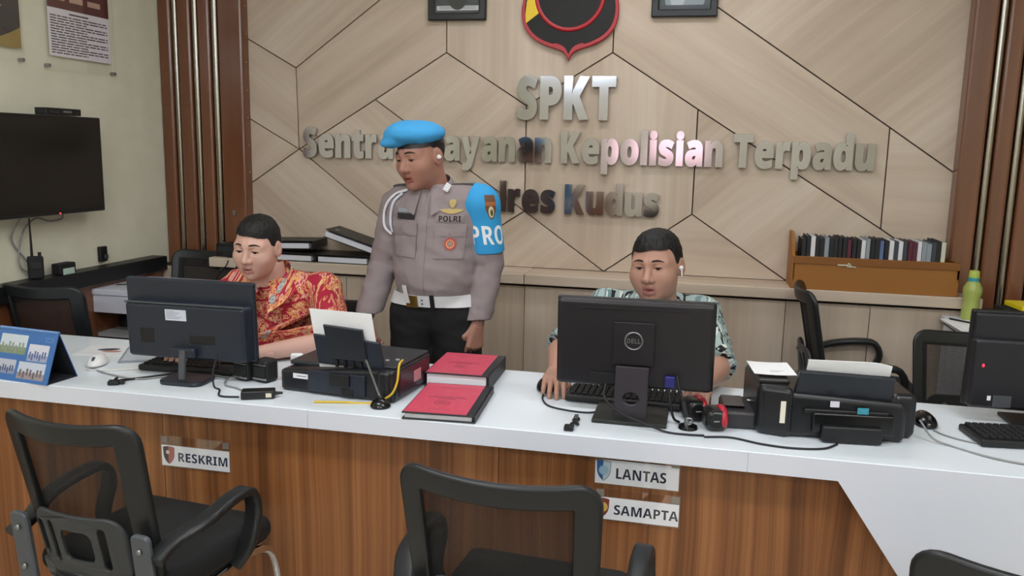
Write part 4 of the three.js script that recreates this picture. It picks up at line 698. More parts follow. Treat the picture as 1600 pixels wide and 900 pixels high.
// ---------- heads ----------
// local frame: eye level, +z the way the face points, +x the person's left
function headField(o) {
  const w = o.w ?? 1, j = o.jaw ?? 1, op = o.open ?? 0.0012, ld = o.lid ?? 0.0045;
  return (X, y, z) => {
    const x = Math.abs(X); let d = ell(x, y - 0.024, z + 0.014, 0.0755 * w, 0.085, 0.095);
    d = smin(d, ell(x, y + 0.022, z - 0.016, 0.067 * w, 0.09, 0.075), 0.03);
    d = smin(d, ell(x, y + 0.068, z - 0.022, 0.056 * j, 0.044, 0.058), 0.035);
    d = smin(d, Math.hypot(x, y + 0.1, z - 0.066) - 0.017, 0.03);
    d = smin(d, Math.hypot(x - 0.042 * w, y + 0.03, z - 0.052) - 0.029, 0.03);
    d = smin(d, cap(x, y, z, [0.01, 0.02, 0.082], [0.048 * w, 0.018, 0.064], 0.011, 0.01), 0.022);
    d = smax(d, -ell(x - 0.032, y - 0.003, z - 0.1, 0.019, 0.011, 0.02), 0.014);
    d = smin(d, cap(x, y, z, [0, 0.008, 0.085], [0, -0.033, 0.107], 0.0075, 0.0125), 0.014);
    d = smin(d, Math.hypot(x - 0.0135, y + 0.037, z - 0.096) - 0.0095, 0.009);
    d = smax(d, -Math.hypot(x - 0.008, y + 0.0465, z - 0.104) + 0.0045, 0.003);
    d = smin(d, Math.hypot(x - 0.032, y - 0.002, z - 0.0715) - 0.0158, 0.007);
    d = smax(d, -ell(x - 0.032, y - 0.0015 + (o.look ?? 0), z - 0.092, 0.0145, ld, 0.015), 0.0025);
    d = smin(d, cap(x, y, z, [0, -0.0635, 0.0905], [0.021, -0.067, 0.08], 0.0068, 0.0045), 0.009);
    d = smin(d, cap(x, y, z, [0, -0.0765 - op * 1.5, 0.0885], [0.018, -0.0735 - op, 0.08], 0.0078, 0.005), 0.009);
    d = smax(d, -ell(x, y + 0.0695 + op, z - 0.097, 0.021, 0.0016 + op, 0.016), 0.003);
    d = smin(d, ell(x - 0.079 * w - (z + 0.01) * -0.25, y + 0.008, z + 0.012, 0.0085, 0.032, 0.019), 0.007);
    d = smax(d, -ell(x - 0.088 * w, y + 0.004, z + 0.004, 0.006, 0.019, 0.009), 0.004);
    d = smin(d, cap(x, y, z, [0, -0.06, -0.03], [0, -0.17, -0.05], 0.055, 0.056), 0.03);
    return d;
  };
}
const lin = (hex) => { const c = new THREE.Color(hex); return [c.r, c.g, c.b]; };
function headParts(person, body, mat, o) {               // returns the head's skin; adds eyes, brows and hair to the person
  const f = headField(o), skin = lin(o.skin), lip = lin(o.lip), low = -0.165;
  const g = meshField((x, y, z) => Math.max(f(x, y, z), low - y), [-0.105, -0.175, -0.125], [0.105, 0.135, 0.13], 0.0024, null, (x, y, z) => {
    const m = z > 0.074 ? smooth(0.026, 0.02, Math.abs(x)) * smooth(-0.0875 - (o.open ?? 0) * 2, -0.083 - (o.open ?? 0) * 2, y) * smooth(-0.0575, -0.061, y) : 0; return mix3(skin, lip, m);
  });
  const place = (geo) => geo.applyMatrix4(mat);
  const white = M(0xcfc8bf, 0.25), dark = M(0x1c120d, 0.15), hairM = M(0x0a0a0b, 0.65);
  for (const s of [-1, 1]) {
    const e = part('eye', place(new THREE.SphereGeometry(0.0136, 20, 14).translate(s * 0.032, 0.002, 0.0715)), white, person);
    part('iris', place(new THREE.SphereGeometry(0.0068, 16, 10).scale(1, 1, 0.38).translate(s * 0.032 + (o.gaze ?? 0), 0.001 - (o.look ?? 0), 0.0836)), dark, e);
    const bp = []; for (let i = 0; i <= 8; i++) { const t = i / 8; bp.push([s * lerp(0.014, 0.052, t), 0.025 + 0.003 * Math.sin(t * 3.0) - 0.004 * t * t + (o.brow ?? 0), 0]); }
    const pts = bp.map(([x, y]) => { let z = 0.14; for (let k = 0; k < 40; k++) z -= f(x, y, z) * 0.8; return new THREE.Vector3(x, y, z); });
    const tg = new THREE.TubeGeometry(new THREE.CatmullRomCurve3(pts), 20, 0.0036, 6); { const p = tg.attributes.position, ring = 7; for (let i = 0; i < p.count; i++) { const k = Math.floor(i / ring) / 20, c = new THREE.CatmullRomCurve3(pts).getPointAt(k), q = 0.35 + 0.75 * Math.sin(Math.PI * Math.min(1, k * 0.8 + 0.2)); p.setXYZ(i, c.x + (p.getX(i) - c.x) * q, c.y + (p.getY(i) - c.y) * q, c.z + (p.getZ(i) - c.z) * 0.45 * q); } tg.computeVertexNormals(); }
    part('eyebrow', place(tg), M(o.browCol ?? 0x33261f, 0.9), person);
    const lp = []; for (let i = 0; i <= 8; i++) { const t = i / 4 - 1, y = 0.0015 - (o.look ?? 0) + (o.lid ?? 0.0045) * 0.95 * Math.sqrt(Math.max(0, 1 - t * t * 0.9)), x = s * 0.032 + t * 0.0135; let z = 0.13; for (let k = 0; k < 50; k++) z -= (f(x, y + 0.0012, z) - 0.0002) * 0.7; lp.push(new THREE.Vector3(x, y, z)); }
    part('eyelash', place(new THREE.TubeGeometry(new THREE.CatmullRomCurve3(lp), 16, 0.0013, 5)), dark, person);
  }
  if (o.hair) part('hair', place(meshField((x, y, z) => {
    const n = noise.noise(x * 60, y * 40, z * 60) * 0.0022 + noise.noise(x * 160, y * 60, z * 160) * 0.0012, up = smooth(0.03, 0.12, y), front = smooth(0.0, 0.09, z);
    const sk = ell(Math.abs(x), y - 0.024, z + 0.014, 0.0755 * (o.w ?? 1), 0.085, 0.095), th = 0.0045 + up * (0.009 + front * (o.quiff ?? 0.006));
    const low = z < -0.02 ? -0.014 + (z + 0.02) * 0.6 : -0.014, line = lerp(low, 0.062 + (o.fringe ?? 0) + 0.003 * Math.sin(x * 70 + 1) + (o.part ?? 0) * x + 6 * x * x * (o.temple ?? 0), smooth(0.018, 0.04, z));
    return Math.max(sk - th - n, line - y, 0.6 * (-y - 0.055), ell(Math.abs(x) - 0.085, y + 0.01, z + 0.012, 0.022, 0.036, 0.023) * -1);
  }, [-0.11, -0.09, -0.14], [0.11, 0.16, 0.12], 0.0028)), hairM, person);
  return place(g);
}
function frame(pos, yaw, pitch, roll = 0, s = 1) { return new THREE.Matrix4().compose(V(pos), new THREE.Quaternion().setFromEuler(new THREE.Euler(pitch, yaw, roll, 'YXZ')), new THREE.Vector3(s, s, s)); }
// ---------- hands: wrist at the origin, fingers along +y, palm faces +z, thumb on +x (side = 1) ----------
function hand(mat, side, curl, spread, skinHex, thumbIn = 0.5) {
  const fl = [[0.031, 0.088, 0.07], [0.0105, 0.092, 0.078], [-0.0105, 0.089, 0.072], [-0.03, 0.081, 0.056]], bones = [];
  fl.forEach(([x, y, L], i) => {
    let p = [x * 0.92, y * 0.93, 0], a = curl[i][0], sx = (1.5 - i) * spread; const seg = [0.45, 0.31, 0.24];
    bones.push([[x * 0.5, 0.01, -0.002], p, 0.0145, 0.0115, 0.012]);
    seg.forEach((q, k) => { if (k) a += curl[i][k]; const n = [p[0] + Math.sin(sx) * L * q, p[1] + Math.cos(a) * L * q, p[2] + Math.sin(a) * L * q]; bones.push([p, n, 0.0095 - k * 0.0009, 0.0088 - k * 0.0011, k ? 0.002 : 0.005]); p = n; });
  });
  const th = [[0.022, 0.02, 0.004], [0.043, 0.046, 0.012], [0.05 - thumbIn * 0.012, 0.074, 0.018 + thumbIn * 0.008], [0.047 - thumbIn * 0.026, 0.096, 0.024 + thumbIn * 0.012]];
  for (let k = 0; k < 3; k++) bones.push([th[k], th[k + 1], [0.015, 0.0115, 0.0098][k], [0.0118, 0.0098, 0.0078][k], 0.006]);
  const f = (x, y, z) => { x *= side; let d = cap(x, y, z, [0, -0.04, 0], [0, 0.012, 0], 0.026, 0.024) ; d = Math.max(d, 0); d = cap(x, y, z * 1.3, [0, -0.05, 0], [0, 0.015, 0], 0.0265, 0.024); for (const [a, b, ra, rb, k] of bones) d = smin(d, cap(x, y, z, a, b, ra, rb), k); return d; };
  const c = lin(skinHex), g = meshField(f, [-0.075, -0.06, -0.035], [0.075, 0.175, 0.1], 0.003, null, () => c);
  return g.applyMatrix4(mat);
}
function handFrame(pos, dir, palm) {                      // fingers along dir, palm towards palm
  const y = V(dir).normalize(), z = V(palm).addScaledVector(y, -V(palm).dot(y)).normalize(), x = new THREE.Vector3().crossVectors(y, z);
  return new THREE.Matrix4().makeBasis(x, y, z).setPosition(V(pos));
}
function skinMerge(list) { return mergeGeometries(list.map((g) => { g = g.index ? g.toNonIndexed() : g; return g; })); }
const mSkin = M(0xffffff, 0.52, { vertexColors: true });
// collar: leaf folded round the neck, open at the throat
function collar(c, r, rise, drop, point, open, lean = 0) {
  const n = 40, m = 5, pos = [], idx = [], uv = [];
  for (let L = 0; L < 2; L++) for (let j = 0; j <= m; j++) for (let i = 0; i <= n; i++) {
    const s = i / n * 2 - 1, a = s * (P - open), t = j / m, front = Math.abs(s) ** 3, rr = r + (t * (0.03 + 0.016 * front)) + (L ? -0.004 : 0), y = rise * (1 - front * 0.55) - t * (drop + front * point) - (1 - Math.cos(a)) * lean * 0.5;
    pos.push(c[0] + Math.sin(a) * rr * 1.05, c[1] + y, c[2] - Math.cos(a) * rr + (t * front * 0.012)); uv.push(i / n * 0.4, t * 0.08);
  }
  const S = (n + 1) * (m + 1);
  for (let L = 0; L < 2; L++) for (let j = 0; j < m; j++) for (let i = 0; i < n; i++) { const a = L * S + j * (n + 1) + i, b = a + 1, d = a + n + 1, e = d + 1; L ? idx.push(a, b, e, a, e, d) : idx.push(a, e, b, a, d, e); }
  const rim = []; for (let i = 0; i < n; i++) rim.push(i); for (let j = 0; j < m; j++) rim.push(j * (n + 1) + n); for (let i = n; i > 0; i--) rim.push(m * (n + 1) + i); for (let j = m; j > 0; j--) rim.push(j * (n + 1));
  rim.forEach((a, i) => { const b = rim[(i + 1) % rim.length]; idx.push(a, b, a + S, b, b + S, a + S); });
  const g = new THREE.BufferGeometry(); g.setAttribute('position', new THREE.Float32BufferAttribute(pos, 3)); g.setAttribute('uv', new THREE.Float32BufferAttribute(uv, 2)); g.setIndex(idx); return toCreasedNormals(g, 0.9);
}
const folds = (x, y, z, a) => a * (noise.noise(x * 11, y * 22, z * 11) + 0.5 * noise.noise(x * 24 + y * 14, y * 30, z * 20));
// ---------- the standing officer ----------
{
  const t = thing('person', 'standing person in grey uniform with sky-blue beret and blue armband', 'person', [-0.985, 0, 1.12]);
  const skinC = 0xa87968, arms = { l: [[0.165, 1.335, -0.01], [0.2, 1.1, -0.03], [0.178, 0.885, 0.045]], r: [[-0.165, 1.325, -0.01], [-0.225, 1.09, -0.02], [-0.262, 0.885, 0.075]] };
  const limb = (x, y, z, A, ra, rb, rc) => Math.min(cap(x, y, z, A[0], A[1], ra, rb), cap(x, y, z, A[1], A[2], rb, rc));
  const torso = (x, y, z, e) => {
    let d = ell(x, y - 1.2, z, 0.165 + e, 0.19 + e, 0.112 + e); d = smin(d, ell(x, y - 1.06, z - 0.022, 0.148 + e, 0.13 + e, 0.128 + e), 0.06);
    d = smin(d, cap(x, y, z, [-0.135, 1.335, -0.015], [0.135, 1.345, -0.015], 0.058 + e, 0.058 + e), 0.07); return smin(d, ell(x, y - 0.93, z, 0.142 + e, 0.12 + e, 0.11 + e), 0.05);
  };
  const legs = (x, y, z, e) => { const a = Math.abs(x); return smin(cap(a, y, z, [0.085, 0.9, 0], [0.09, 0.48, 0.01], 0.088 + e, 0.062 + e), cap(a, y, z, [0.09, 0.48, 0.01], [0.095, 0.09, -0.01], 0.062 + e, 0.048 + e), 0.03); };
  const bodyF = (x, y, z) => { let d = smin(torso(x, y, z, -0.004), cap(x, y, z, [-0.01, 1.34, -0.02], [-0.03, 1.45, 0.01], 0.055, 0.055), 0.025); d = smin(d, limb(x, y, z, arms.l, 0.045, 0.038, 0.026), 0.03); d = smin(d, limb(x, y, z, arms.r, 0.045, 0.038, 0.026), 0.03); return smax(smin(d, legs(x, y, z, 0), 0.04), y - 1.42, 0.01); };
  const sk = lin(skinC), H = frame([-0.05, 1.518, 0.055], rad(-25), rad(12), rad(3), 1.0), ho = { skin: skinC, lip: 0x8a4f45, hair: false, look: 0.0035, lid: 0.003, w: 1.0, browCol: 0x2a1c15 };
  const fist = [[0.75, 0.95, 0.6], [0.8, 1.0, 0.6], [0.85, 1.0, 0.6], [0.9, 1.0, 0.6]];
  const body = [meshField(bodyF, [-0.36, 0.04, -0.2], [0.3, 1.46, 0.2], 0.011, null, () => sk), headParts(t, null, H, ho),
    hand(handFrame([0.176, 0.878, 0.05], [-0.03, -1, 0.16], [-0.75, 0.05, -0.65]), -1, fist, 0.02, skinC, 0.8), hand(handFrame([-0.262, 0.88, 0.078], [0.04, -1, 0.15], [0.75, 0.05, -0.65]), 1, fist, 0.02, skinC, 0.8)];
  part('body', skinMerge(body), mSkin, t);
  // cut hair below the beret
  const HI = H.clone().invert(), hv = new THREE.Vector3();
  part('hair', meshField((x, y, z) => Math.max(ell(Math.abs(x), y - 0.024, z + 0.014, 0.0772, 0.087, 0.097), 0.02 + z * 0.9 - y, y - 0.05, -y - 0.05, -ell(Math.abs(x) - 0.09, y, z - 0.01, 0.022, 0.03, 0.03)), [-0.1, -0.07, -0.13], [0.1, 0.07, 0.1], 0.003).applyMatrix4(H), M(0x1a1513, 0.7), t);
  // beret
  const beret = (x, y, z) => { const yy = y - 0.092 - 0.1 * z + 0.18 * x * 0.6; let d = ell(x + 0.004, yy + 0.006, z - 0.002, 0.103, 0.046, 0.12); d = smin(d, ell(x + 0.05, y - 0.068, z - 0.09, 0.045, 0.021, 0.04), 0.03); d += 0.003 * noise.noise(x * 25, y * 25, z * 25); return smax(d, -(ell(x, y - 0.024, z + 0.014, 0.0755, 0.082, 0.095)), 0.004); };
  const bt = part('beret', meshField(beret, [-0.13, 0.0, -0.15], [0.13, 0.18, 0.16], 0.004).applyMatrix4(H), M(0x3fa0dc, 0.85), t);
  part('beret_band', band((x, y, z) => { hv.set(x, y, z).applyMatrix4(HI); return ell(hv.x, hv.y - 0.024, hv.z + 0.014, 0.077, 0.088, 0.098); }, [-0.05, 1.518, 0.055], V([0, 1, 0]).transformDirection(H).toArray(), V([0, 0, 1]).transformDirection(H).toArray(), 0.036, 0.06, 0.0, 0.004, 60, 3), M(0x12141c, 0.4), t);
  part('beret_badge', at(new THREE.SphereGeometry(0.014, 14, 10).scale(0.9, 1.2, 0.3), -0.055, 0.063, 0.118, 0, -0.5, 0).applyMatrix4(H), M(0xb79a4c, 0.35, { metalness: 1 }), t);
  part('earpiece', new THREE.SphereGeometry(0.009, 12, 8).translate(0.088, -0.01, -0.006).applyMatrix4(H), mWhitePlastic, t);
  // shirt
  const grey = M(0x8f8385, 0.85);
  const sleeve = (x, y, z) => Math.min(Math.max(limb(x, y, z, arms.l, 0.066, 0.06, 0.052), 0.9 - y), Math.max(limb(x, y, z, arms.r, 0.066, 0.06, 0.05), 0.905 - y));
  const shirtF = (x, y, z) => { let d = Math.max(smin(torso(x, y, z, 0.012), cap(x, y, z, [-0.01, 1.33, -0.018], [-0.02, 1.385, -0.008], 0.07, 0.064), 0.035), 0.985 - y, y - 1.412 + 1.1 * clamp(z - 0.03 - 1.2 * Math.abs(x + 0.02), 0, 0.06)); d = smin(d, sleeve(x, y, z), 0.022); return d + folds(x, y, z, 0.006); };
  const sh = part('shirt', meshField(shirtF, [-0.36, 0.86, -0.2], [0.3, 1.46, 0.2], 0.007), grey, t);
  part('collar', collar([-0.02, 1.425, 0.002], 0.07, 0.026, 0.05, 0.045, 0.28, 0.045), grey, sh);
  const fw = [0, 0, -1], rt = [1, 0, 0], upv = [0, 1, 0];
  part('placket', patch(shirtF, [-0.02, 1.185, 0.3], rt, upv, fw, 0.035, 0.37, 0.001, 0.002, 6, 40), grey, sh);
  for (const [x, k] of [[-0.095, -1], [0.085, 1]]) {
    part('pocket', patch(shirtF, [x, 1.2, 0.3], rt, [k * 0.02, 1, 0], fw, 0.105, 0.12, 0.001, 0.003, 14, 16), grey, sh);
    part('pocket_flap', patch(shirtF, [x, 1.245, 0.3], rt, [k * 0.02, 1, 0], fw, 0.112, 0.046, 0.004, 0.003, 14, 8), grey, sh);
    part('pocket_pleat', patch(shirtF, [x, 1.18, 0.3], rt, upv, fw, 0.022, 0.075, 0.003, 0.002, 4, 12), grey, sh);
    for (const s of [0]) part('button', new THREE.SphereGeometry(0.005, 10, 6).scale(1, 1, 0.5).translate(x, 1.233, 0), grey, sh).position.z = (() => { let z = 0.3; for (let i = 0; i < 40; i++) z -= shirtF(x, 1.233, z) * 0.8; return z + 0.008; })();
  }
  const textTex = (s, bg, ink, W = 256, Hh = 64, fs = 72) => canvasTex(W, Hh, (g, w, h) => { g.fillStyle = bg; g.fillRect(0, 0, w, h); g.fillStyle = ink; g.font = `bold ${fs}px sans-serif`; g.textAlign = 'center'; g.textBaseline = 'middle'; g.fillText(s, w / 2, h / 2 + 2); });
  part('name_tape', patch(shirtF, [0.08, 1.288, 0.3], rt, upv, fw, 0.1, 0.026, 0.001, 0.002, 12, 4), M(0xffffff, 0.8, { map: textTex('POLRI', '#8f8385', '#101014') }), sh);
  part('name_tape', patch(shirtF, [-0.095, 1.29, 0.3], rt, upv, fw, 0.08, 0.022, 0.001, 0.002, 12, 4), M(0x2a292d, 0.8), sh);
  part('ribbon_bar', patch(shirtF, [-0.095, 1.312, 0.3], rt, upv, fw, 0.07, 0.014, 0.001, 0.002, 10, 3), M(0x9aa4ad, 0.6), sh);
  part('metal_pin', patch(shirtF, [-0.085, 1.337, 0.3], rt, upv, fw, 0.03, 0.02, 0.001, 0.003, 8, 8, discShape), M(0x8d7f74, 0.4), sh);
  const gold = M(0xb8a262, 0.5);
  part('wing_badge', patch(shirtF, [0.085, 1.318, 0.3], rt, upv, fw, 0.078, 0.018, 0.001, 0.003, 14, 5, (u, v) => [u, v * (1 - u * u * 0.8) - 0.3 + 0.5 * u * u]), gold, sh);
  part('crest_badge', patch(shirtF, [0.088, 1.343, 0.3], rt, upv, fw, 0.03, 0.032, 0.002, 0.004, 10, 10, (u, v) => { const [a, b] = discShape(u, v); return [a * (0.75 + 0.25 * b), b]; }), gold, sh);
  part('round_badge', patch(shirtF, [0.088, 1.195, 0.3], rt, upv, fw, 0.04, 0.046, 0.006, 0.002, 12, 12, discShape), M(0xffffff, 0.6, { map: canvasTex(128, 128, (g) => { g.fillStyle = '#b0473f'; g.fillRect(0, 0, 128, 128); g.strokeStyle = '#e2b06a'; g.lineWidth = 8; g.beginPath(); g.arc(64, 64, 40, 0, 7); g.stroke(); g.fillStyle = '#9a8478'; g.beginPath(); g.arc(64, 64, 28, 0, 7); g.fill(); }) }), sh);
  part('collar_badge', at(merge([rbox(0.022, 0.036, 0.004, 0.002), ...[-0.011, 0, 0.011].map((y) => rbox(0.02, 0.007, 0.004, 0.002, 0, y, 0.003))]), 0.062, 1.402, 0.075, -0.6, 0.55, -0.3), M(0xdfe0e4, 0.5), sh);
  // shoulder boards
  for (const s of [-1, 1]) part('epaulette', patch(shirtF, [s * 0.115 - 0.01, 1.6, -0.01], rt, [0, 0, -1], [0, -1, 0], 0.1, 0.045, 0.001, 0.004, 10, 6), M(0x4a4548, 0.7), sh);
  // white lanyard round the officer's right shoulder
  const lan = (pts) => { const q = pts.map(([x, y]) => { let z = 0.3; for (let i = 0; i < 50; i++) z -= (shirtF(x, y, z) - 0.006) * 0.8; return [x, y, Math.max(z, -0.02)]; }); return tube(q, 0.0055, 40, 8); };
  part('lanyard', lan([[-0.1, 1.388], [-0.15, 1.37], [-0.185, 1.33], [-0.198, 1.28], [-0.19, 1.24], [-0.165, 1.215]]), M(0xdcdce2, 0.7), sh);
  part('lanyard', lan([[-0.12, 1.375], [-0.15, 1.345], [-0.165, 1.3], [-0.165, 1.255], [-0.16, 1.225]]), M(0xd0d4e0, 0.7), sh);
  // armband on the officer's left arm
  const abTex = canvasTex(2048, 512, (g, w, h) => {
    g.fillStyle = '#2f9bd8'; g.fillRect(0, 0, w, h); g.fillStyle = '#eef1f4'; g.font = 'bold 190px sans-serif'; g.textBaseline = 'middle'; g.textAlign = 'left';
    g.save(); g.translate(w * 0.41, h * 0.74); g.scale(1.9, 1.05); g.fillText('PROVOS', 0, 0); g.restore();
    const x = w * 0.63, k = w * 0.05; g.fillStyle = '#6b4a34'; g.beginPath(); g.moveTo(x - k, h * 0.14); g.lineTo(x + k, h * 0.14); g.lineTo(x + k * 0.9, h * 0.36); g.quadraticCurveTo(x, h * 0.64, x - k * 0.9, h * 0.36); g.fill();
    g.fillStyle = '#a8663c'; g.fillRect(x - k * 0.9, h * 0.24, k * 1.8, h * 0.06); g.fillStyle = '#ded2a8'; g.beginPath(); g.ellipse(x, h * 0.39, k * 0.5, h * 0.085, 0, 0, 7); g.fill(); g.fillStyle = '#4c5a3a'; g.beginPath(); g.ellipse(x + 6, h * 0.4, k * 0.25, h * 0.05, 0, 0, 7); g.fill();
  });
  const AL = arms.l, low = 1.158;
  part('armband', meshField((x, y, z) => Math.max(smin(cap(x, y, z, AL[0], AL[1], 0.076, 0.07), cap(x, y, z, [0.11, 1.352, -0.015], AL[0], 0.074, 0.078), 0.02), low - y - (z + 0.02) * 0.12, 0.118 - x + (y - 1.3) * 0.25), [0.08, 1.12, -0.12], [0.3, 1.45, 0.1], 0.005,
    (x, y, z) => { const k = clamp((AL[0][1] - y) / (AL[0][1] - AL[1][1])), ax = lerp(AL[0][0], AL[1][0], k), az = lerp(AL[0][2], AL[1][2], k); return [(Math.atan2(x - ax, z - az) + P) / (2 * P), (y - low) / 0.255]; }), M(0xffffff, 0.75, { map: abTex }), sh);
  // trousers and belt
  const trF = (x, y, z) => { let d = Math.max(torso(x, y, z, 0.006), y - 0.995); d = smin(d, legs(x, y, z, 0.018), 0.04); return Math.max(d, 0.07 - y, y - 1.0) + folds(x, y, z, 0.003); };
  const tr = part('trousers', meshField(trF, [-0.22, 0.03, -0.18], [0.22, 1.02, 0.2], 0.009), M(0x101114, 0.8), t);
  const wc = [0, 0.972, 0.0], beltM = M(0xdedfe2, 0.4), wF = (x, y, z) => Math.min(torso(x, y, z, 0.008), trF(x, y, z));
  part('belt', band(wF, wc, [0, 1, 0], [0, 0, 1], -0.02, 0.025, 0.004, 0.004, 80, 3), beltM, t);
  part('buckle', patch((x, y, z) => wF(x, y, z), [-0.055, 0.9725, 0.3], rt, upv, fw, 0.05, 0.047, 0.008, 0.006, 8, 8), M(0x9a7c3c, 0.3, { metalness: 0.9 }), t);
  part('belt_loop', patch(wF, [0.028, 0.972, 0.3], rt, upv, fw, 0.016, 0.06, 0.009, 0.003, 4, 8), M(0x101114, 0.8), t);
  for (const x of [-0.012, 0.0]) part('belt_eyelet', patch(wF, [-0.012, x ? 0.98 : 0.965, 0.3], rt, upv, fw, 0.007, 0.007, 0.009, 0.001, 4, 4, discShape), mBlack, t);
  part('side_strap', patch(wF, [-0.128, 1.0, 0.25], [1, 0, 0.4], upv, [0.5, 0, -1], 0.018, 0.07, 0.014, 0.004, 4, 8), beltM, t);
  for (const s of [-1, 1]) part('shoe', warp(rbox(0.09, 0.08, 0.26, 0.035, 0, 0, 0, 5), (x, y, z) => [x + s * 0.095, (y > 0 ? y * (1 - smooth(0, 0.13, z) * 0.5) : y) + 0.041, z + 0.045]), mBlackGloss, t);
}
// ---------- seated figures ----------
const clothUV = (x, y, z, nx = 0, o = 0) => [(x + (z - 0.1) * 0.7 * smooth(0.3, 0.8, Math.abs(nx)) * Math.sign(nx)) * 2.7 + 0.5 + o, (y + 0.75 * z) * 2.7 + o];
function clothed(g, o) { const p = g.attributes.position, uv = g.attributes.uv; for (let i = 0; i < p.count; i++) uv.setXY(i, ...clothUV(p.getX(i), p.getY(i), p.getZ(i), 0, o)); return g; }
function seated(label, pos, o) {
  const t = thing('person', label, 'person', pos), sk = lin(o.skin);
  const limb = (x, y, z, A, ra, rb, rc) => Math.min(cap(x, y, z, A[0], A[1], ra, rb), cap(x, y, z, A[1], A[2], rb, rc)), nb = o.neck;
  const torso = (x, y, z, e) => {
    let d = cap(x, y, z * 1.0, [0, 0.56, -0.02], [0, 0.78, 0.03], 0.13 + e, 0.135 + e); d = smin(d, ell(x, y - 0.85, z - 0.065, 0.165 + e, 0.16 + e, 0.115 + e), 0.07);
    d = smin(d, cap(x, y, z, o.shR, o.shL, 0.054 + e, 0.054 + e), 0.08); return d;
  };
  const legs = (x, y, z, e) => { const a = Math.abs(x); return smin(cap(a, y, z, [0.09, 0.53, -0.02], [0.12, 0.55, 0.36], 0.078 + e, 0.06 + e), cap(a, y, z, [0.12, 0.55, 0.36], [0.12, 0.1, 0.33], 0.06 + e, 0.045 + e), 0.02); };
  const bodyF = (x, y, z) => { let d = smin(torso(x, y, z, -0.004), cap(x, y, z, [nb[0], nb[1] - 0.06, nb[2] - 0.03], [nb[0], nb[1] + 0.04, nb[2] + 0.01], 0.055, 0.055), 0.025); d = smin(d, limb(x, y, z, o.armL, 0.046, 0.042, 0.027), 0.025); d = smin(d, limb(x, y, z, o.armR, 0.046, 0.042, 0.027), 0.025); return smin(d, legs(x, y, z, 0), 0.03); };
  const H = frame(o.head, o.yaw, o.pitch, o.roll ?? 0, o.size ?? 1);
  const tap = [[0.35, 0.45, 0.3], [0.3, 0.45, 0.3], [0.35, 0.45, 0.3], [0.4, 0.5, 0.35]];
  const body = [meshField(bodyF, [-0.42, 0.04, -0.2], [0.42, nb[1] + 0.06, 0.75], 0.0105, null, () => sk), headParts(t, null, H, o), hand(handFrame(o.armL[2], o.dirL, o.palmL ?? [0, -1, 0.1]), -1, tap, 0.06, o.skin), hand(handFrame(o.armR[2], o.dirR, [0, -1, 0.1]), 1, tap, 0.06, o.skin)];
  part('body', skinMerge(body), mSkin, t);
  const sl = (x, y, z, A, c) => Math.max(limb(x, y, z, A, 0.07, 0.068, 0.066), (x - A[0][0]) * c[0] + (y - A[0][1]) * c[1] + (z - A[0][2]) * c[2] - c[3]);
  const plane = (A, k) => { const v = V(A[1]).sub(V(A[0])), L = v.length(); v.normalize(); return [v.x, v.y, v.z, L * k]; }, cl = plane(o.armL, o.sleeve ?? 0.9), cr = plane(o.armR, o.sleeve ?? 0.9);
  const shirtF = (x, y, z) => { let d = smin(torso(x, y, z, 0.014), cap(x, y, z, [nb[0], nb[1] - 0.08, nb[2] - 0.04], [nb[0], nb[1] - 0.03, nb[2] - 0.02], 0.075, 0.066), 0.045); d = Math.max(d, y - nb[1] - 0.012 + (z - nb[2]) * 0.35 + 1.1 * clamp(z - nb[2] - 0.02 - 1.2 * Math.abs(x - nb[0]), 0, 0.06)); d = smin(d, sl(x, y, z, o.armL, cl), 0.035); d = smin(d, sl(x, y, z, o.armR, cr), 0.035); return Math.max(d, 0.5 - y) + folds(x, y, z, 0.006); };
  const sm = o.cloth, sh = part('shirt', meshField(shirtF, [-0.44, 0.47, -0.2], [0.44, nb[1] + 0.04, 0.6], 0.008, (x, y, z, nx, ny, nz) => clothUV(x, y, z, nx)), sm, t);
  part('collar', clothed(collar([nb[0], nb[1] + 0.03, nb[2] - 0.012], 0.071, 0.024, 0.052, 0.045, 0.32, 0.075), 0.31), sm, sh);
  part('placket', clothed(patch(shirtF, [nb[0], nb[1] - 0.2, 0.5], [1, 0, 0], [0, 1, 0], [0, 0, -1], 0.04, 0.26, 0.001, 0.003, 6, 30), 0.17), o.placket ?? sm, sh);
  if (o.pocket) part('pocket', clothed(patch(shirtF, [0.1, nb[1] - 0.19, 0.5], [1, 0, 0], [0, 1, 0], [0, 0, -1], 0.11, 0.12, 0.001, 0.003, 14, 14), 0.05), sm, sh);
  part('trousers', meshField((x, y, z) => Math.max(smin(legs(x, y, z, 0.014), cap(x, y, z, [-0.07, 0.56, -0.02], [0.07, 0.56, -0.02], 0.115, 0.115), 0.03), 0.08 - y, y - 0.62), [-0.25, 0.04, -0.18], [0.25, 0.68, 0.5], 0.011), M(0x17181d, 0.8), t);
  for (const s of [-1, 1]) part('shoe', warp(rbox(0.09, 0.08, 0.25, 0.035, 0, 0, 0, 5), (x, y, z) => [x + s * 0.12, (y > 0 ? y * (1 - smooth(0, 0.13, z) * 0.5) : y) + 0.041, z + 0.37]), mBlackGloss, t);
  if (o.extra) o.extra(t, H);
  return t;
}
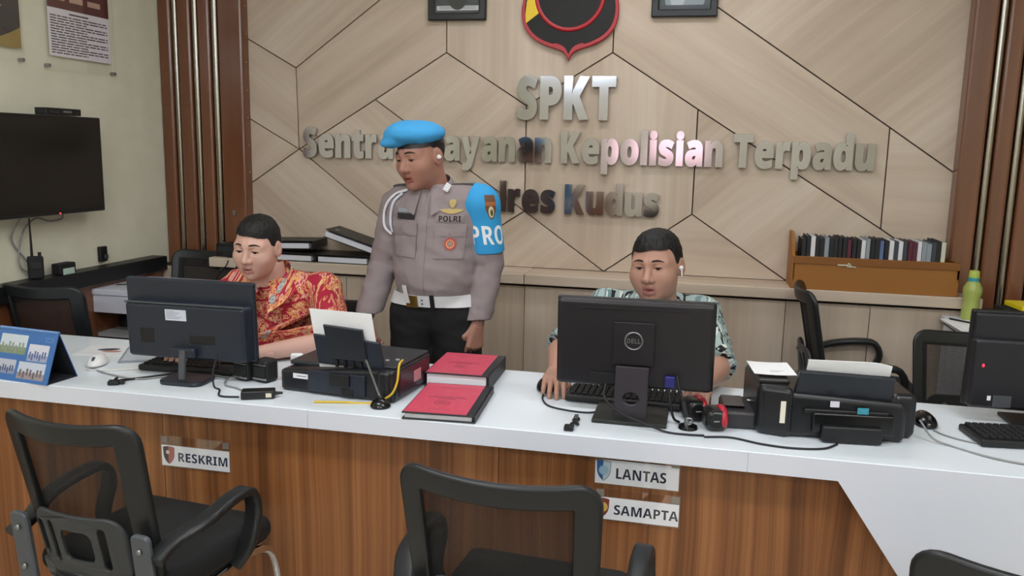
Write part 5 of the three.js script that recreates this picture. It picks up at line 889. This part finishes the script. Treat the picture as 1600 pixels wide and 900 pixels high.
const texBatik = canvasTex(1024, 1024, (g, w, h) => {
  g.fillStyle = '#b3243f'; g.fillRect(0, 0, w, h);
  const cols = ['#e8b878', '#e2a060', '#edc890', '#d98a5a', '#e8b0a0'];
  for (let i = 0; i < 1250; i++) {
    const x = rnd() * w, y = rnd() * h, r = 10 + rnd() * 22, a = rnd() * 7; g.strokeStyle = cols[i % 5]; g.lineWidth = 6 + rnd() * 7; g.lineCap = 'round';
    g.beginPath(); for (let k = 0; k < 14; k++) { const q = a + k * 0.42, rr = r * (1 - k / 16); g.lineTo(x + Math.cos(q) * rr, y + Math.sin(q) * rr); } g.stroke();
  }
  g.lineCap = 'butt';
  for (let i = 0; i < 5; i++) { g.strokeStyle = '#b01c3c'; g.lineWidth = 26; g.beginPath(); const y = 90 + i * 205; for (let x = 0; x <= w; x += 16) g.lineTo(x, y + 30 * Math.sin(x / 90 + i)); g.stroke(); }
  for (let i = 0; i < 12; i++) { const x = rnd() * w, y = rnd() * h; g.fillStyle = '#8f9aa0'; g.beginPath(); g.ellipse(x, y, 34, 24, rnd() * 3, 0, 7); g.fill(); g.strokeStyle = '#d5d2c4'; g.lineWidth = 5; g.beginPath(); g.ellipse(x, y, 18, 11, 0, 0, 7); g.stroke(); }
});
const texTeal = canvasTex(1024, 1024, (g, w, h) => {
  g.fillStyle = '#a3b6b4'; g.fillRect(0, 0, w, h);
  for (let i = 0; i < 480; i++) {
    const x = rnd() * w, y = rnd() * h, a = rnd() * 7, L = 50 + rnd() * 70; g.fillStyle = i % 5 === 4 ? '#d7dfdc' : i % 5 === 3 ? '#6f8a8c' : '#12171a';
    g.save(); g.translate(x, y); g.rotate(a); g.beginPath(); g.moveTo(0, 0); g.quadraticCurveTo(L / 2, -L * 0.35, L, 0); g.quadraticCurveTo(L / 2, L * 0.22, 0, 0); g.fill(); g.restore();
  }
});
seated('seated person in red and gold batik shirt looking at the dark monitor', [-1.625, 0, 1.06], {
  skin: 0xd2a797, lip: 0xb37d75, cloth: M(0xffffff, 0.8, { map: texBatik }), pocket: true,
  head: [-0.03, 1.158, 0.235], yaw: rad(2), pitch: rad(8), roll: rad(-2), hair: true, quiff: 0.008, fringe: -0.006, part: -0.12, lid: 0.0032, look: 0.003, jaw: 1.08, w: 1.0,
  neck: [-0.01, 1.035, 0.17], shL: [0.165, 0.97, 0.1], shR: [-0.165, 0.965, 0.09],
  armL: [[0.185, 0.975, 0.1], [0.34, 0.84, 0.36], [0.12, 0.812, 0.53]], armR: [[-0.185, 0.97, 0.1], [-0.29, 0.84, 0.36], [-0.14, 0.825, 0.57]], dirL: [-0.8, 0.02, 0.5], dirR: [0.35, 0, 1], sleeve: 0.98,
});
seated('seated person in black and teal patterned shirt typing behind the round-logo monitor', [-0.14, 0, 1.0], {
  skin: 0xb78b78, lip: 0x9e6a60, cloth: M(0xffffff, 0.8, { map: texTeal }),
  head: [0.005, 1.158, 0.25], yaw: rad(-14), pitch: rad(3), roll: rad(3), hair: true, quiff: 0.012, fringe: -0.004, part: 0.1, lid: 0.004, open: 0.0035, jaw: 1.18, w: 1.05, size: 1.04, look: 0.001,
  neck: [0, 1.02, 0.185], shL: [0.165, 0.965, 0.12], shR: [-0.165, 0.97, 0.12],
  armL: [[0.175, 0.95, 0.12], [0.232, 0.84, 0.42], [0.19, 0.84, 0.62]], armR: [[-0.185, 0.96, 0.12], [-0.31, 0.85, 0.38], [-0.285, 0.835, 0.585]], dirL: [-0.25, -0.1, 1], dirR: [0.1, -0.05, 1], sleeve: 0.95,
  extra: (t, H) => { part('earbud', merge([new THREE.SphereGeometry(0.008, 12, 8).translate(0.088, -0.008, 0.006), cyl(0.003, 0.0025, 0.026, 0.09, -0.024, 0.008, 10)]).applyMatrix4(H), mWhitePlastic, t); },
});
scene.traverse((o) => { if (o.isMesh) { o.castShadow = true; o.receiveShadow = true; } if (o.isRectAreaLight) o.castShadow = true; });
renderer.render(scene, camera);
